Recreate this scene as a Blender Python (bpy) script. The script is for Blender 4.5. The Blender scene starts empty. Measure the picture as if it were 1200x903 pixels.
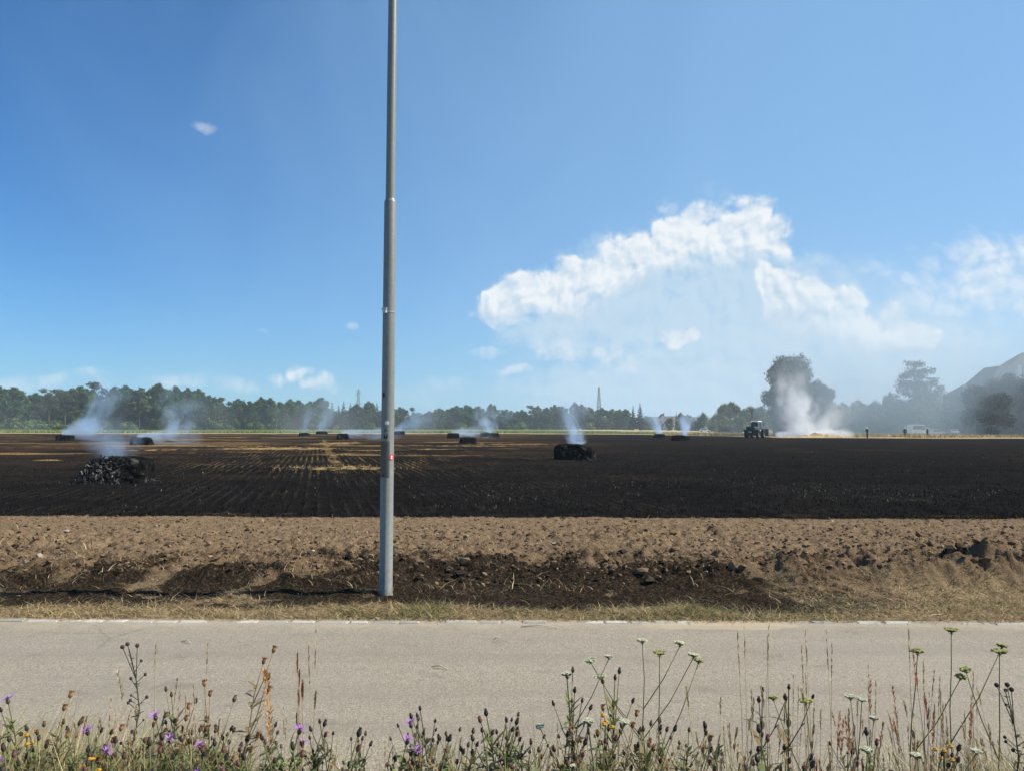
import bpy, math, random
import numpy as np
from mathutils import Matrix, Vector

random.seed(7)
RNG = np.random.default_rng(7)
SC = bpy.context.scene
COL = SC.collection
PI = math.pi
rad = math.radians

# ------------------------------------------------------------------ camera
F, W, H = 902.0, 1200.0, 903.0
EYE = Vector((0, 0, 1.65))
CM = Matrix.Rotation(rad(90 + 3.08), 4, 'X') @ Matrix.Rotation(rad(0.18), 4, 'Z')
cam = bpy.data.cameras.new('camera')
cam.sensor_fit = 'HORIZONTAL'
cam.sensor_width = 36
cam.lens = F / W * 36
cam.clip_start = 0.05
cam.clip_end = 6000
cam_o = bpy.data.objects.new('camera', cam)
cam_o.matrix_world = Matrix.Translation(EYE) @ CM
COL.objects.link(cam_o)
SC.camera = cam_o


def ray(px, py):
    return CM.to_3x3() @ Vector(((px - W / 2) / F, (H / 2 - py) / F, -1.0))


def at(px, py, dist):            # point of a sight line at a depth of dist metres
    v = ray(px, py)
    return EYE + v * (dist / v.y)


def gnd(px, py, z=0.0):          # where it meets the ground
    v = ray(px, py)
    return EYE + v * ((z - EYE.z) / v.z)


def xy_at(px, dist):
    v = ray(px, 500)
    return v.x * dist / v.y


# ------------------------------------------------------------------ numpy noise
def _h(ix, iy, seed):
    h = (ix.astype(np.int64) * 374761393 + iy.astype(np.int64) * 668265263 + seed * 974634777) & 0xFFFFFFFF
    h = ((h ^ (h >> 13)) * 1274126177) & 0xFFFFFFFF
    h = ((h ^ (h >> 16)) * 2246822519) & 0xFFFFFFFF
    return ((h ^ (h >> 15)) & 0xFFFFFF) / float(0xFFFFFF)


def vn(x, y, seed=0):
    x = np.asarray(x, float); y = np.asarray(y, float)
    ix = np.floor(x); iy = np.floor(y)
    fx = x - ix; fy = y - iy
    fx = fx * fx * (3 - 2 * fx); fy = fy * fy * (3 - 2 * fy)
    a = _h(ix, iy, seed); b = _h(ix + 1, iy, seed); c = _h(ix, iy + 1, seed); d = _h(ix + 1, iy + 1, seed)
    return (a * (1 - fx) + b * fx) * (1 - fy) + (c * (1 - fx) + d * fx) * fy


def fbm(x, y, octs=4, seed=0, gain=.5):
    s = 0; a = 1; t = 0
    for i in range(octs):
        s = s + a * vn(x, y, seed + i * 17); t += a
        x = np.asarray(x) * 2.03 + 11.3; y = np.asarray(y) * 2.03 + 5.7; a *= gain
    return s / t


def worley(x, y, seed=0):
    ix = np.floor(x); iy = np.floor(y)
    best = np.full(np.shape(x), 9.0)
    cid = np.zeros(np.shape(x))
    for dx in (-1, 0, 1):
        for dy in (-1, 0, 1):
            cx = ix + dx; cy = iy + dy
            qx = cx + _h(cx, cy, seed); qy = cy + _h(cx, cy, seed + 5)
            d = np.hypot(x - qx, y - qy)
            m = d < best
            best = np.where(m, d, best)
            cid = np.where(m, _h(cx, cy, seed + 9), cid)
    return best, cid


def sstep(a, b, x):
    t = np.clip((x - a) / (b - a), 0, 1)
    return t * t * (3 - 2 * t)


# ------------------------------------------------------------------ meshes
def link(name, me, mat=None, parent=None):
    o = bpy.data.objects.new(name, me)
    if mat is not None and me is not None:
        for m in (mat if isinstance(mat, (list, tuple)) else [mat]):
            me.materials.append(m)
    COL.objects.link(o)
    if parent is not None:
        o.parent = parent
    return o


def mesh(name, V, F4=None, F3=None, mat=None, parent=None, smooth=False, attrs=None, midx=None):
    V = np.asarray(V, np.float32).reshape(-1, 3)
    f4 = np.zeros((0, 4), np.int32) if F4 is None else np.asarray(F4, np.int32).reshape(-1, 4)
    f3 = np.zeros((0, 3), np.int32) if F3 is None else np.asarray(F3, np.int32).reshape(-1, 3)
    me = bpy.data.meshes.new(name)
    me.vertices.add(len(V)); me.vertices.foreach_set('co', V.ravel())
    lv = np.concatenate([f4.ravel(), f3.ravel()]).astype(np.int32)
    me.loops.add(len(lv)); me.loops.foreach_set('vertex_index', lv)
    n = len(f4) + len(f3)
    me.polygons.add(n)
    st = np.concatenate([np.arange(len(f4)) * 4, len(f4) * 4 + np.arange(len(f3)) * 3]).astype(np.int32)
    me.polygons.foreach_set('loop_start', st)
    if midx is not None:
        me.polygons.foreach_set('material_index', np.asarray(midx, np.int32))
    me.polygons.foreach_set('use_smooth', np.full(n, smooth, bool))
    me.update(calc_edges=True)
    for k, a in (attrs or {}).items():
        a = np.asarray(a, np.float32)
        if a.ndim == 2:
            at_ = me.color_attributes.new(k, 'FLOAT_COLOR', 'POINT')
            c = np.ones((len(V), 4), np.float32); c[:, :3] = a
            at_.data.foreach_set('color', c.ravel())
        else:
            at_ = me.attributes.new(k, 'FLOAT', 'POINT')
            at_.data.foreach_set('value', a)
    me.validate()
    return link(name, me, mat, parent)


class MB:
    """collects shapes and links them as one mesh"""
    def __init__(s):
        s.v = []; s.f4 = []; s.f3 = []; s.n = 0; s.m4 = []; s.m3 = []; s.c = []

    def add(s, V, f4=(), f3=(), m=0, col=None):
        V = np.asarray(V, float).reshape(-1, 3)
        s.v.append(V)
        s.c.append(np.tile(np.asarray(col if col is not None else (1, 1, 1), float), (len(V), 1)))
        if len(f4):
            a = np.asarray(f4, int).reshape(-1, 4) + s.n; s.f4.append(a); s.m4 += [m] * len(a)
        if len(f3):
            a = np.asarray(f3, int).reshape(-1, 3) + s.n; s.f3.append(a); s.m3 += [m] * len(a)
        s.n += len(V)
        return s

    def box(s, c, d, M=None, m=0, taper=1.0, col=None, bev=0.0):
        x, y, z = d[0] / 2, d[1] / 2, d[2] / 2
        V = np.array([(-x, -y, -z), (x, -y, -z), (x, y, -z), (-x, y, -z), (-x * taper, -y * taper, z), (x * taper, -y * taper, z), (x * taper, y * taper, z), (-x * taper, y * taper, z)])
        if M is not None:
            V = V @ np.array(M.to_3x3()).T
        V = V + np.array(c)
        return s.add(V, [(0, 3, 2, 1), (4, 5, 6, 7), (0, 1, 5, 4), (1, 2, 6, 5), (2, 3, 7, 6), (3, 0, 4, 7)], m=m, col=col)

    def tube(s, pts, rads, n=6, m=0, cap=True, col=None):
        pts = [Vector(p) for p in pts]
        if not hasattr(rads, '__len__'):
            rads = [rads] * len(pts)
        V = []; f4 = []; f3 = []
        prev = None
        for i, p in enumerate(pts):
            t = (pts[min(i + 1, len(pts) - 1)] - pts[max(i - 1, 0)])
            t = t.normalized() if t.length > 1e-9 else Vector((0, 0, 1))
            if prev is None:
                u = t.orthogonal().normalized()
            else:
                u = prev - t * prev.dot(t)
                u = u.normalized() if u.length > 1e-6 else t.orthogonal().normalized()
            prev = u
            w = t.cross(u)
            for k in range(n):
                a = 2 * PI * k / n
                V.append(p + (u * math.cos(a) + w * math.sin(a)) * rads[i])
        for i in range(len(pts) - 1):
            for k in range(n):
                f4.append((i * n + k, i * n + (k + 1) % n, (i + 1) * n + (k + 1) % n, (i + 1) * n + k))
        if cap:
            b = len(V); V.append(pts[0]); V.append(pts[-1])
            L = (len(pts) - 1) * n
            for k in range(n):
                f3.append((b, (k + 1) % n, k)); f3.append((b + 1, L + k, L + (k + 1) % n))
        return s.add([tuple(v) for v in V], f4, f3, m=m, col=col)

    def lathe(s, prof, n=16, c=(0, 0, 0), M=None, m=0, col=None):
        V = []; f4 = []
        for r, z in prof:
            for k in range(n):
                a = 2 * PI * k / n
                V.append((r * math.cos(a), r * math.sin(a), z))
        for i in range(len(prof) - 1):
            for k in range(n):
                f4.append((i * n + k, i * n + (k + 1) % n, (i + 1) * n + (k + 1) % n, (i + 1) * n + k))
        V = np.array(V)
        if M is not None:
            V = V @ np.array(M.to_3x3()).T
        return s.add(V + np.array(c), f4, m=m, col=col)

    def ball(s, c, r, n=8, k=5, m=0, col=None, M=None):
        r = (r, r, r) if not hasattr(r, '__len__') else r
        prof = [(math.sin(PI * i / k) if 0 < i < k else 0.001, -math.cos(PI * i / k)) for i in range(k + 1)]
        V = []; f4 = []
        for q, z in prof:
            for j in range(n):
                a = 2 * PI * j / n
                V.append((q * math.cos(a) * r[0], q * math.sin(a) * r[1], z * r[2]))
        for i in range(k):
            for j in range(n):
                f4.append((i * n + j, i * n + (j + 1) % n, (i + 1) * n + (j + 1) % n, (i + 1) * n + j))
        V = np.array(V)
        if M is not None:
            V = V @ np.array(M.to_3x3()).T
        return s.add(V + np.array(c), f4, m=m, col=col)

    def prism(s, poly, y0, y1, m=0, axis='y', col=None):
        """poly in (x,z), pushed along y"""
        n = len(poly)
        V = [(p[0], y0, p[1]) for p in poly] + [(p[0], y1, p[1]) for p in poly]
        if axis == 'x':
            V = [(y, x, z) for x, y, z in V]
        f4 = [(i, (i + 1) % n, n + (i + 1) % n, n + i) for i in range(n)]
        f3 = [(0, i + 1, i) for i in range(1, n - 1)] + [(n, n + i, n + i + 1) for i in range(1, n - 1)]
        return s.add(V, f4, f3, m=m, col=col)

    def build(s, name, mat, parent=None, smooth=False, col=False):
        V = np.concatenate(s.v)
        f4 = np.concatenate(s.f4) if s.f4 else None
        f3 = np.concatenate(s.f3) if s.f3 else None
        return mesh(name, V, f4, f3, mat, parent, smooth, {'Col': np.concatenate(s.c)} if col else None, s.m4 + s.m3)


def bevel(o, w=0.02, seg=2):
    b = o.modifiers.new('bevel', 'BEVEL'); b.width = w; b.segments = seg; b.limit_method = 'ANGLE'; b.angle_limit = rad(40)
    return o


def tag(o, label=None, cat=None, group=None, kind=None):
    if label: o['label'] = label
    if cat: o['category'] = cat
    if group: o['group'] = group
    if kind: o['kind'] = kind
    return o


def thing(name, label, cat, loc=(0, 0, 0), rz=0, group=None):
    o = bpy.data.objects.new(name, None)
    COL.objects.link(o)
    o.empty_display_size = 0.1
    o.location = loc; o.rotation_euler = (0, 0, rz)
    return tag(o, label, cat, group)


KIDS = {}


def kids(o):
    return list(o.children)


def dup(root, loc, rz=0, scale=1.0, label=None, group=None):
    r = root.copy(); COL.objects.link(r)
    r.location = loc; r.rotation_euler = (0, 0, rz)
    r.scale = scale if hasattr(scale, '__len__') else (scale, scale, scale)
    if label: r['label'] = label
    if group: r['group'] = group
    for ch in kids(root):
        c = ch.copy(); COL.objects.link(c); c.parent = r
        for g in kids(ch):
            d = g.copy(); COL.objects.link(d); d.parent = c
    return r


# ------------------------------------------------------------------ node helper
class N:
    def __init__(s, tree):
        s.t = tree; s.nodes = tree.nodes; s.links = tree.links

    def new(s, typ, **kw):
        n = s.nodes.new(typ)
        for k, v in kw.items():
            setattr(n, k, v)
        return n

    def put(s, sock, v):
        if v is None:
            return
        if isinstance(v, bpy.types.NodeSocket):
            s.links.new(v, sock)
        else:
            if sock.type == 'RGBA' and hasattr(v, '__len__') and len(v) == 3:
                v = (*v, 1)
            sock.default_value = v

    def m(s, op, a, b=None, c=None, clamp=False):
        n = s.new('ShaderNodeMath', operation=op); n.use_clamp = clamp
        s.put(n.inputs[0], a); s.put(n.inputs[1], b); s.put(n.inputs[2], c)
        return n.outputs[0]

    def vm(s, op, a, b=None):
        n = s.new('ShaderNodeVectorMath', operation=op)
        s.put(n.inputs[0], a)
        if b is not None:
            if op == 'SCALE':
                s.put(n.inputs['Scale'], b)
            else:
                s.put(n.inputs[1], b)
        return n.outputs['Value'] if op in ('LENGTH', 'DOT_PRODUCT', 'DISTANCE') else n.outputs[0]

    def noise(s, vec, scale=1, detail=3, rough=.5, dist=0, out='Fac', lac=2.0):
        n = s.new('ShaderNodeTexNoise')
        s.put(n.inputs['Vector'], vec); s.put(n.inputs['Scale'], scale); n.inputs['Detail'].default_value = detail
        n.inputs['Roughness'].default_value = rough; n.inputs['Distortion'].default_value = dist; n.inputs['Lacunarity'].default_value = lac
        return n.outputs[out]

    def vor(s, vec, scale=1, feature='F1', smooth=.5, out='Distance', rnd=1):
        n = s.new('ShaderNodeTexVoronoi', feature=feature)
        s.put(n.inputs['Vector'], vec); n.inputs['Scale'].default_value = scale; n.inputs['Randomness'].default_value = rnd
        if feature == 'SMOOTH_F1': n.inputs['Smoothness'].default_value = smooth
        return n.outputs[out]

    def ss(s, x, a, b, lo=0, hi=1):
        n = s.new('ShaderNodeMapRange', interpolation_type='SMOOTHSTEP')
        s.put(n.inputs['Value'], x); s.put(n.inputs['From Min'], a); s.put(n.inputs['From Max'], b)
        s.put(n.inputs['To Min'], lo); s.put(n.inputs['To Max'], hi)
        return n.outputs[0]

    def lin(s, x, a, b, lo=0, hi=1):
        n = s.new('ShaderNodeMapRange')
        s.put(n.inputs['Value'], x); s.put(n.inputs['From Min'], a); s.put(n.inputs['From Max'], b)
        s.put(n.inputs['To Min'], lo); s.put(n.inputs['To Max'], hi)
        return n.outputs[0]

    def mix(s, f, a, b, blend='MIX'):
        n = s.new('ShaderNodeMix', data_type='RGBA', blend_type=blend)
        s.put(n.inputs['Factor'], f); s.put(n.inputs[6], a); s.put(n.inputs[7], b)
        return n.outputs[2]

    def ramp(s, f, stops):
        n = s.new('ShaderNodeValToRGB')
        e = n.color_ramp.elements
        while len(e) < len(stops): e.new(0.5)
        for i, (p, c) in enumerate(stops):
            e[i].position = p; e[i].color = (*c, 1)
        s.put(n.inputs[0], f)
        return n.outputs[0]

    def sep(s, v):
        n = s.new('ShaderNodeSeparateXYZ'); s.put(n.inputs[0], v); return n.outputs

    def comb(s, x=0, y=0, z=0):
        n = s.new('ShaderNodeCombineXYZ')
        s.put(n.inputs[0], x); s.put(n.inputs[1], y); s.put(n.inputs[2], z); return n.outputs[0]

    def pos(s):
        return s.new('ShaderNodeNewGeometry').outputs['Position']

    def objc(s):
        return s.new('ShaderNodeTexCoord').outputs['Object']

    def attr(s, name, out='Fac'):
        return s.new('ShaderNodeAttribute', attribute_name=name).outputs[out]


def material(name, fn, rough=.8, spec=.3):
    m = bpy.data.materials.new(name); m.use_nodes = True
    n = N(m.node_tree)
    b = m.node_tree.nodes['Principled BSDF']
    b.inputs['Roughness'].default_value = rough
    b.inputs['Specular IOR Level'].default_value = spec
    r = fn(n, b)
    if r is not None:
        n.put(b.inputs['Base Color'], r)
    return m


def bump(n, b, h, strength=.5, dist=.02):
    k = n.new('ShaderNodeBump'); k.inputs['Strength'].default_value = strength; k.inputs['Distance'].default_value = dist
    n.put(k.inputs['Height'], h); n.links.new(k.outputs[0], b.inputs['Normal'])


def plain(name, c, rough=.7, spec=.3, var=.25, scale=8, metal=0):
    def fn(n, b):
        b.inputs['Metallic'].default_value = metal
        k = n.noise(n.objc(), scale, 4, .6)
        return n.mix(k, tuple(x * (1 - var) for x in c), tuple(min(1, x * (1 + var)) for x in c))
    return material(name, fn, rough, spec)
# ------------------------------------------------------------------ light, sky
SUN_EL, SUN_AZ = rad(43), rad(89)          # azimuth from +Y towards +X
sdir = Vector((math.cos(SUN_EL) * math.sin(SUN_AZ), math.cos(SUN_EL) * math.cos(SUN_AZ), math.sin(SUN_EL)))
sun = bpy.data.lights.new('sun', 'SUN'); sun.energy = 4.6; sun.angle = rad(0.53); sun.color = (1, .93, .80)
so = bpy.data.objects.new('sun', sun); COL.objects.link(so)
so.rotation_euler = (-sdir).to_track_quat('-Z', 'Y').to_euler()

wd = bpy.data.worlds.new('World'); SC.world = wd; wd.use_nodes = True


def azel(px, py):
    v = ray(px, py).normalized()
    return math.atan2(v.x, v.y), math.asin(v.z)


def build_sky():
    n = N(wd.node_tree)
    bg = wd.node_tree.nodes['Background']
    sky = n.new('ShaderNodeTexSky', sky_type='NISHITA')
    sky.sun_disc = False; sky.sun_elevation = SUN_EL; sky.sun_rotation = SUN_AZ
    sky.altitude = 400; sky.air_density = 1.0; sky.dust_density = 0.6; sky.ozone_density = 1.6
    d = n.new('ShaderNodeTexCoord').outputs['Generated']
    sx, sy, sz = n.sep(d)
    az = n.m('ARCTAN2', sx, sy)
    el = n.m('ARCSINE', sz)
    P0 = n.comb(az, el, 0)
    # wisps bend the outlines
    wv = n.new('ShaderNodeTexNoise', noise_dimensions='2D'); n.put(wv.inputs['Vector'], P0); wv.inputs['Scale'].default_value = 18; wv.inputs['Detail'].default_value = 4; wv.inputs['Roughness'].default_value = .55
    w = n.vm('SCALE', n.vm('SUBTRACT', wv.outputs['Color'], (.5, .5, .5)), .023)
    wl = n.new('ShaderNodeTexNoise', noise_dimensions='2D'); n.put(wl.inputs['Vector'], P0); wl.inputs['Scale'].default_value = 6.5; wl.inputs['Detail'].default_value = 1
    w = n.vm('ADD', w, n.vm('SCALE', n.vm('SUBTRACT', wl.outputs['Color'], (.5, .5, .5)), .040))
    P = n.vm('ADD', P0, w)

    # cauliflower height: rounded bumps with creases between them, in several sizes
    g = bpy.data.node_groups.new('billow', 'ShaderNodeTree')
    g.interface.new_socket('P', in_out='INPUT', socket_type='NodeSocketVector')
    g.interface.new_socket('h', in_out='OUTPUT', socket_type='NodeSocketFloat')
    q = N(g); gi = q.new('NodeGroupInput'); go = q.new('NodeGroupOutput')
    tot = None
    for sc_, am in ((22, .46), (48, .30), (105, .18)):
        vr = q.new('ShaderNodeTexVoronoi', feature='F1', voronoi_dimensions='2D')
        q.put(vr.inputs['Vector'], gi.outputs[0]); vr.inputs['Scale'].default_value = sc_
        v = q.m('MULTIPLY', q.m('SUBTRACT', 1.0, q.m('MULTIPLY', vr.outputs['Distance'], vr.outputs['Distance'])), am)
        tot = v if tot is None else q.m('ADD', tot, v)
    fbn = q.new('ShaderNodeTexNoise', noise_dimensions='2D'); q.put(fbn.inputs['Vector'], gi.outputs[0])
    fbn.inputs['Scale'].default_value = 34; fbn.inputs['Detail'].default_value = 5; fbn.inputs['Roughness'].default_value = .6
    tot = q.m('ADD', tot, q.m('MULTIPLY', q.m('SUBTRACT', fbn.outputs['Fac'], .5), .55))
    q.put(go.inputs[0], tot)

    def billow(vec):
        k = n.new('ShaderNodeGroup'); k.node_tree = g
        n.put(k.inputs[0], vec); return k.outputs[0]
    h0 = billow(P)
    h1 = billow(n.vm('ADD', P, (.007, .009, 0)))
    hn = n.m('SUBTRACT', h0, .70)                    # about centred
    lit = n.m('ADD', .72, n.m('MULTIPLY', n.m('SUBTRACT', h0, h1), 2.0), clamp=True)

    def field(px, py, rx, ry, low=1.0):
        a, e = azel(px, py)
        qv = n.vm('MULTIPLY', n.vm('SUBTRACT', P, (a, e, 0)), (F / rx, F / ry, 0))
        if low == 1.0:
            dd = n.vm('DOT_PRODUCT', qv, qv)
        else:
            up = n.vm('MAXIMUM', qv, (-99, 0, 0)); dn = n.vm('MULTIPLY', n.vm('MINIMUM', qv, (99, 0, 0)), (0, 1 / low, 0))
            dd = n.m('ADD', n.vm('DOT_PRODUCT', up, up), n.vm('DOT_PRODUCT', dn, dn))
        return n.m('SUBTRACT', .8, dd)

    def union(bl, low):
        t = None
        for b in bl:
            f = field(*b, low)
            t = f if t is None else n.m('SMOOTH_MAX', t, f, .25)
        return t
    towerA = [(578, 353, 22, 17), (600, 342, 30, 26), (634, 340, 34, 24), (664, 326, 36, 32), (700, 318, 34, 26), (728, 300, 36, 34), (766, 294, 32, 28), (792, 274, 34, 40), (826, 262, 36, 36), (858, 268, 34, 40), (884, 258, 30, 36), (908, 276, 30, 26), (924, 288, 18, 15)]
    towerB = [(902, 334, 16, 26), (924, 346, 34, 30), (960, 360, 38, 28), (996, 368, 38, 28), (1030, 384, 34, 26), (1058, 394, 30, 18)]
    # paler air inside the storm cloud, under its bright rim
    body = union([(660, 372, 90, 66), (730, 350, 120, 90), (830, 330, 110, 110), (880, 400, 180, 120), (1000, 430, 170, 84), (820, 450, 260, 80)], 1.0)
    veil = n.ss(n.m('MULTIPLY_ADD', hn, 1.0, body), -.15, .75)

    pe_ = n.sep(P)[1]
    def tower(bl, lo_, k, soft):
        f1 = union(bl, 1.0); f2 = union(bl, lo_)
        a = n.ss(n.m('MULTIPLY_ADD', hn, k, f2), -.12, soft)
        below = n.m('MULTIPLY_ADD', hn, -.8, n.m('SUBTRACT', f2, f1))
        return n.m('MULTIPLY', a, n.ss(below, .1, 2.6, 1, 0)), below
    wA, bA = tower(towerA, 3.6, 1.35, .52)
    wB, bB = tower(towerB, 3.8, 1.35, .62)
    white = n.m('MAXIMUM', wA, n.m('MULTIPLY', wB, .94))
    fill = n.m('MULTIPLY', n.ss(n.m('MULTIPLY_ADD', hn, .5, body), .1, 1.1), n.ss(pe_, rad(1.0), rad(9)))
    white = n.m('MAXIMUM', white, n.m('MULTIPLY', fill, .34))
    lowlit = n.ss(n.m('MINIMUM', n.m('ADD', bA, n.m('MULTIPLY', n.m('SUBTRACT', 1.0, wA), 3)), n.m('ADD', bB, n.m('MULTIPLY', n.m('SUBTRACT', 1.0, wB), 3))), .1, 2.2, 0, .42)
    lit = n.m('MULTIPLY', lit, n.m('SUBTRACT', 1.0, n.m('MULTIPLY', lowlit, n.ss(white, 0, .3))))
    blobs = [  # px, py, rx, ry, strength, softness, ragged
        (238, 149, 17, 6, .42, 1.6, 1.0), (299, 385, 14, 4, .22, 1.5, 1.0), (417, 386, 10, 6, .40, 1.5, 1.0),
        (320, 441, 22, 10, .75, 1.2, 1.0), (350, 435, 22, 13, .85, 1.1, 1.0), (374, 446, 28, 10, .75, 1.3, 1.0),
        (38, 450, 64, 11, .50, 1.6, 1.3), (95, 450, 54, 11, .55, 1.6, 1.3), (210, 453, 64, 11, .55, 1.6, 1.3), (265, 456, 50, 9, .40, 1.6, 1.3),
        (795, 396, 32, 12, 1.0, .8, .9), (612, 434, 20, 7, .7, 1.2, 1.0), (578, 414, 28, 7, .5, 1.4, 1.1), (588, 373, 46, 13, .75, 1.3, 1.2),
        (655, 408, 36, 30, .55, 1.6, 1.6), (712, 408, 28, 14, .60, 1.4, 1.4), (742, 424, 22, 16, .4, 1.6, 1.5), (690, 436, 12, 5, .5, 1.3, 1.0),
        (480, 460, 64, 10, .28, 1.8, 1.4), (530, 450, 44, 10, .28, 1.8, 1.4),
        (1160, 328, 116, 46, .80, 1.5, 1.0), (1205, 298, 100, 36, .95, 1.5, 1.0), (1050, 352, 44, 14, .3, 2.2, 1.5), (1110, 400, 50, 16, .35, 2, 1.4),
    ]
    bw = None
    for px, py, rx, ry, st, soft, rag in blobs:
        al = n.m('MULTIPLY', n.ss(n.m('MULTIPLY_ADD', hn, rag * 2.0, field(px, py, rx, ry)), -.1, soft), st)
        bw = al if bw is None else n.m('MAXIMUM', bw, al)

    # sky colour: Nishita, a little more saturated, paling to the horizon and to the smoky side
    hs = n.new('ShaderNodeHueSaturation'); hs.inputs['Saturation'].default_value = 1.0; hs.inputs['Value'].default_value = 1.0
    n.put(hs.inputs['Color'], sky.outputs[0])
    base = n.mix(1.0, hs.outputs[0], SKY_TINT, 'MULTIPLY')
    S = 1 / SKY_STR
    # thin drifted smoke high up and the pale air low over the smoky side
    def D(*c): return tuple(x / (2 ** EXPOSURE) * S for x in c)
    sn = n.new('ShaderNodeTexNoise', noise_dimensions='2D'); n.put(sn.inputs['Vector'], n.vm('MULTIPLY', P0, (1.0, .8, 0)))
    sn.inputs['Scale'].default_value = 3.2; sn.inputs['Detail'].default_value = 4; sn.inputs['Roughness'].default_value = .5; sn.inputs['Distortion'].default_value = .6
    side = n.ss(az, rad(-14), rad(34))
    drift = n.ss(n.m('MULTIPLY_ADD', n.m('SUBTRACT', sn.outputs['Fac'], .5), .42, az), rad(-40), rad(20))
    thin = n.m('MULTIPLY', drift, .50)
    c = n.mix(thin, base, D(.40, .68, .96))
    low = n.m('POWER', 2.718, n.m('MULTIPLY', n.m('MAXIMUM', el, 0), -8.5))
    pale = n.m('MULTIPLY', low, n.m('MULTIPLY_ADD', side, .66, .24), clamp=True)
    c = n.mix(pale, c, D(.55, .72, .83))
    c = n.mix(n.m('MULTIPLY', veil, .86), c, n.mix(n.m('MULTIPLY_ADD', lit, .4, .3), D(.43, .63, .82), D(.60, .76, .88)))
    cl = n.mix(lit, D(.47, .64, .81), D(.92, .95, .97))
    allw = n.m('MAXIMUM', n.m('MULTIPLY', white, .96), bw)
    c = n.mix(allw, c, cl)
    n.put(bg.inputs['Color'], c)
    bg.inputs['Strength'].default_value = SKY_STR


SKY_STR = .11
SKY_TINT = (.165, .485, .78)
EXPOSURE = .66
build_sky()
wd.cycles.sampling_method = 'MANUAL'
wd.cycles.sample_map_resolution = 256

SC.view_settings.view_transform = 'Standard'
SC.view_settings.look = 'None'
SC.view_settings.exposure = EXPOSURE
SC.view_settings.gamma = 1
SC.view_settings.use_curve_mapping = False
SC.render.engine = 'CYCLES'
cy = SC.cycles
cy.use_denoising = True
try:
    cy.denoiser = 'OPENIMAGEDENOISE'
except Exception:
    pass
cy.max_bounces = 8; cy.diffuse_bounces = 2; cy.glossy_bounces = 2; cy.transmission_bounces = 4; cy.volume_bounces = 4
cy.transparent_max_bounces = 12
cy.volume_step_rate = 1.5; cy.volume_max_steps = 128
cy.use_adaptive_sampling = True; cy.adaptive_threshold = .015
cy.sample_clamp_indirect = 6
SC.render.use_persistent_data = False


# ------------------------------------------------------------------ ground surfaces
ROW = rad(-14.2)                            # direction the crop rows run
YF_X = [-400, -100, 0, 30, 44, 58, 75, 100, 200, 400]
YF_Y = [190, 166, 200, 192, 152, 136, 134, 144, 168, 200]


def yfar(x):
    return np.interp(x, YF_X, YF_Y)


def soil_mat():
    def fn(n, b):
        p = n.pos()
        big = n.noise(p, .7, 4, .6)
        mid = n.noise(p, 9, 4, .65)
        fine = n.noise(p, 60, 4, .7)
        c = n.ramp(n.m('ADD', n.m('MULTIPLY', mid, .6), n.m('MULTIPLY', fine, .4)), [(.25, (.066, .041, .024)), (.5, (.214, .150, .092)), (.78, (.41, .30, .19))])
        c = n.mix(n.m('MULTIPLY', n.ss(big, .4, .7), .35), c, (.20, .135, .085))
        xx, yy, zz = n.sep(p)
        damp = n.m('MULTIPLY', n.ss(n.m('MULTIPLY_ADD', n.noise(p, 1.1, 4, .65), 2.0, yy), 10.6, 9.3), n.ss(n.noise(p, 5, 5, .7), .36, .60))
        c = n.mix(n.m('MULTIPLY', damp, .55), c, n.mix(fine, (.045, .028, .016), (.15, .098, .056)))
        # straw dust on the verge, soot where the fire ran
        lit = n.attr('litter')
        c = n.mix(n.m('MULTIPLY', lit, n.ss(n.noise(p, 35, 3, .6), .3, .6)), c, (.36, .27, .15))
        bn = n.attr('burn')
        bm = n.m('MULTIPLY', n.ss(n.m('ADD', n.m('MULTIPLY', n.noise(p, 9, 7, .82), 2.6), bn), 1.58, 2.02), .94)
        soot = n.mix(n.ss(n.noise(p, 34, 5, .75), .45, .72), (.011, .009, .0075), (.105, .078, .052))
        c = n.mix(bm, c, soot)
        bump(n, b, n.m('ADD', n.m('MULTIPLY', mid, .6), n.m('MULTIPLY', fine, .6)), 1.0, .05)
        return c
    return material('soil', fn, 1.0, 0)


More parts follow.
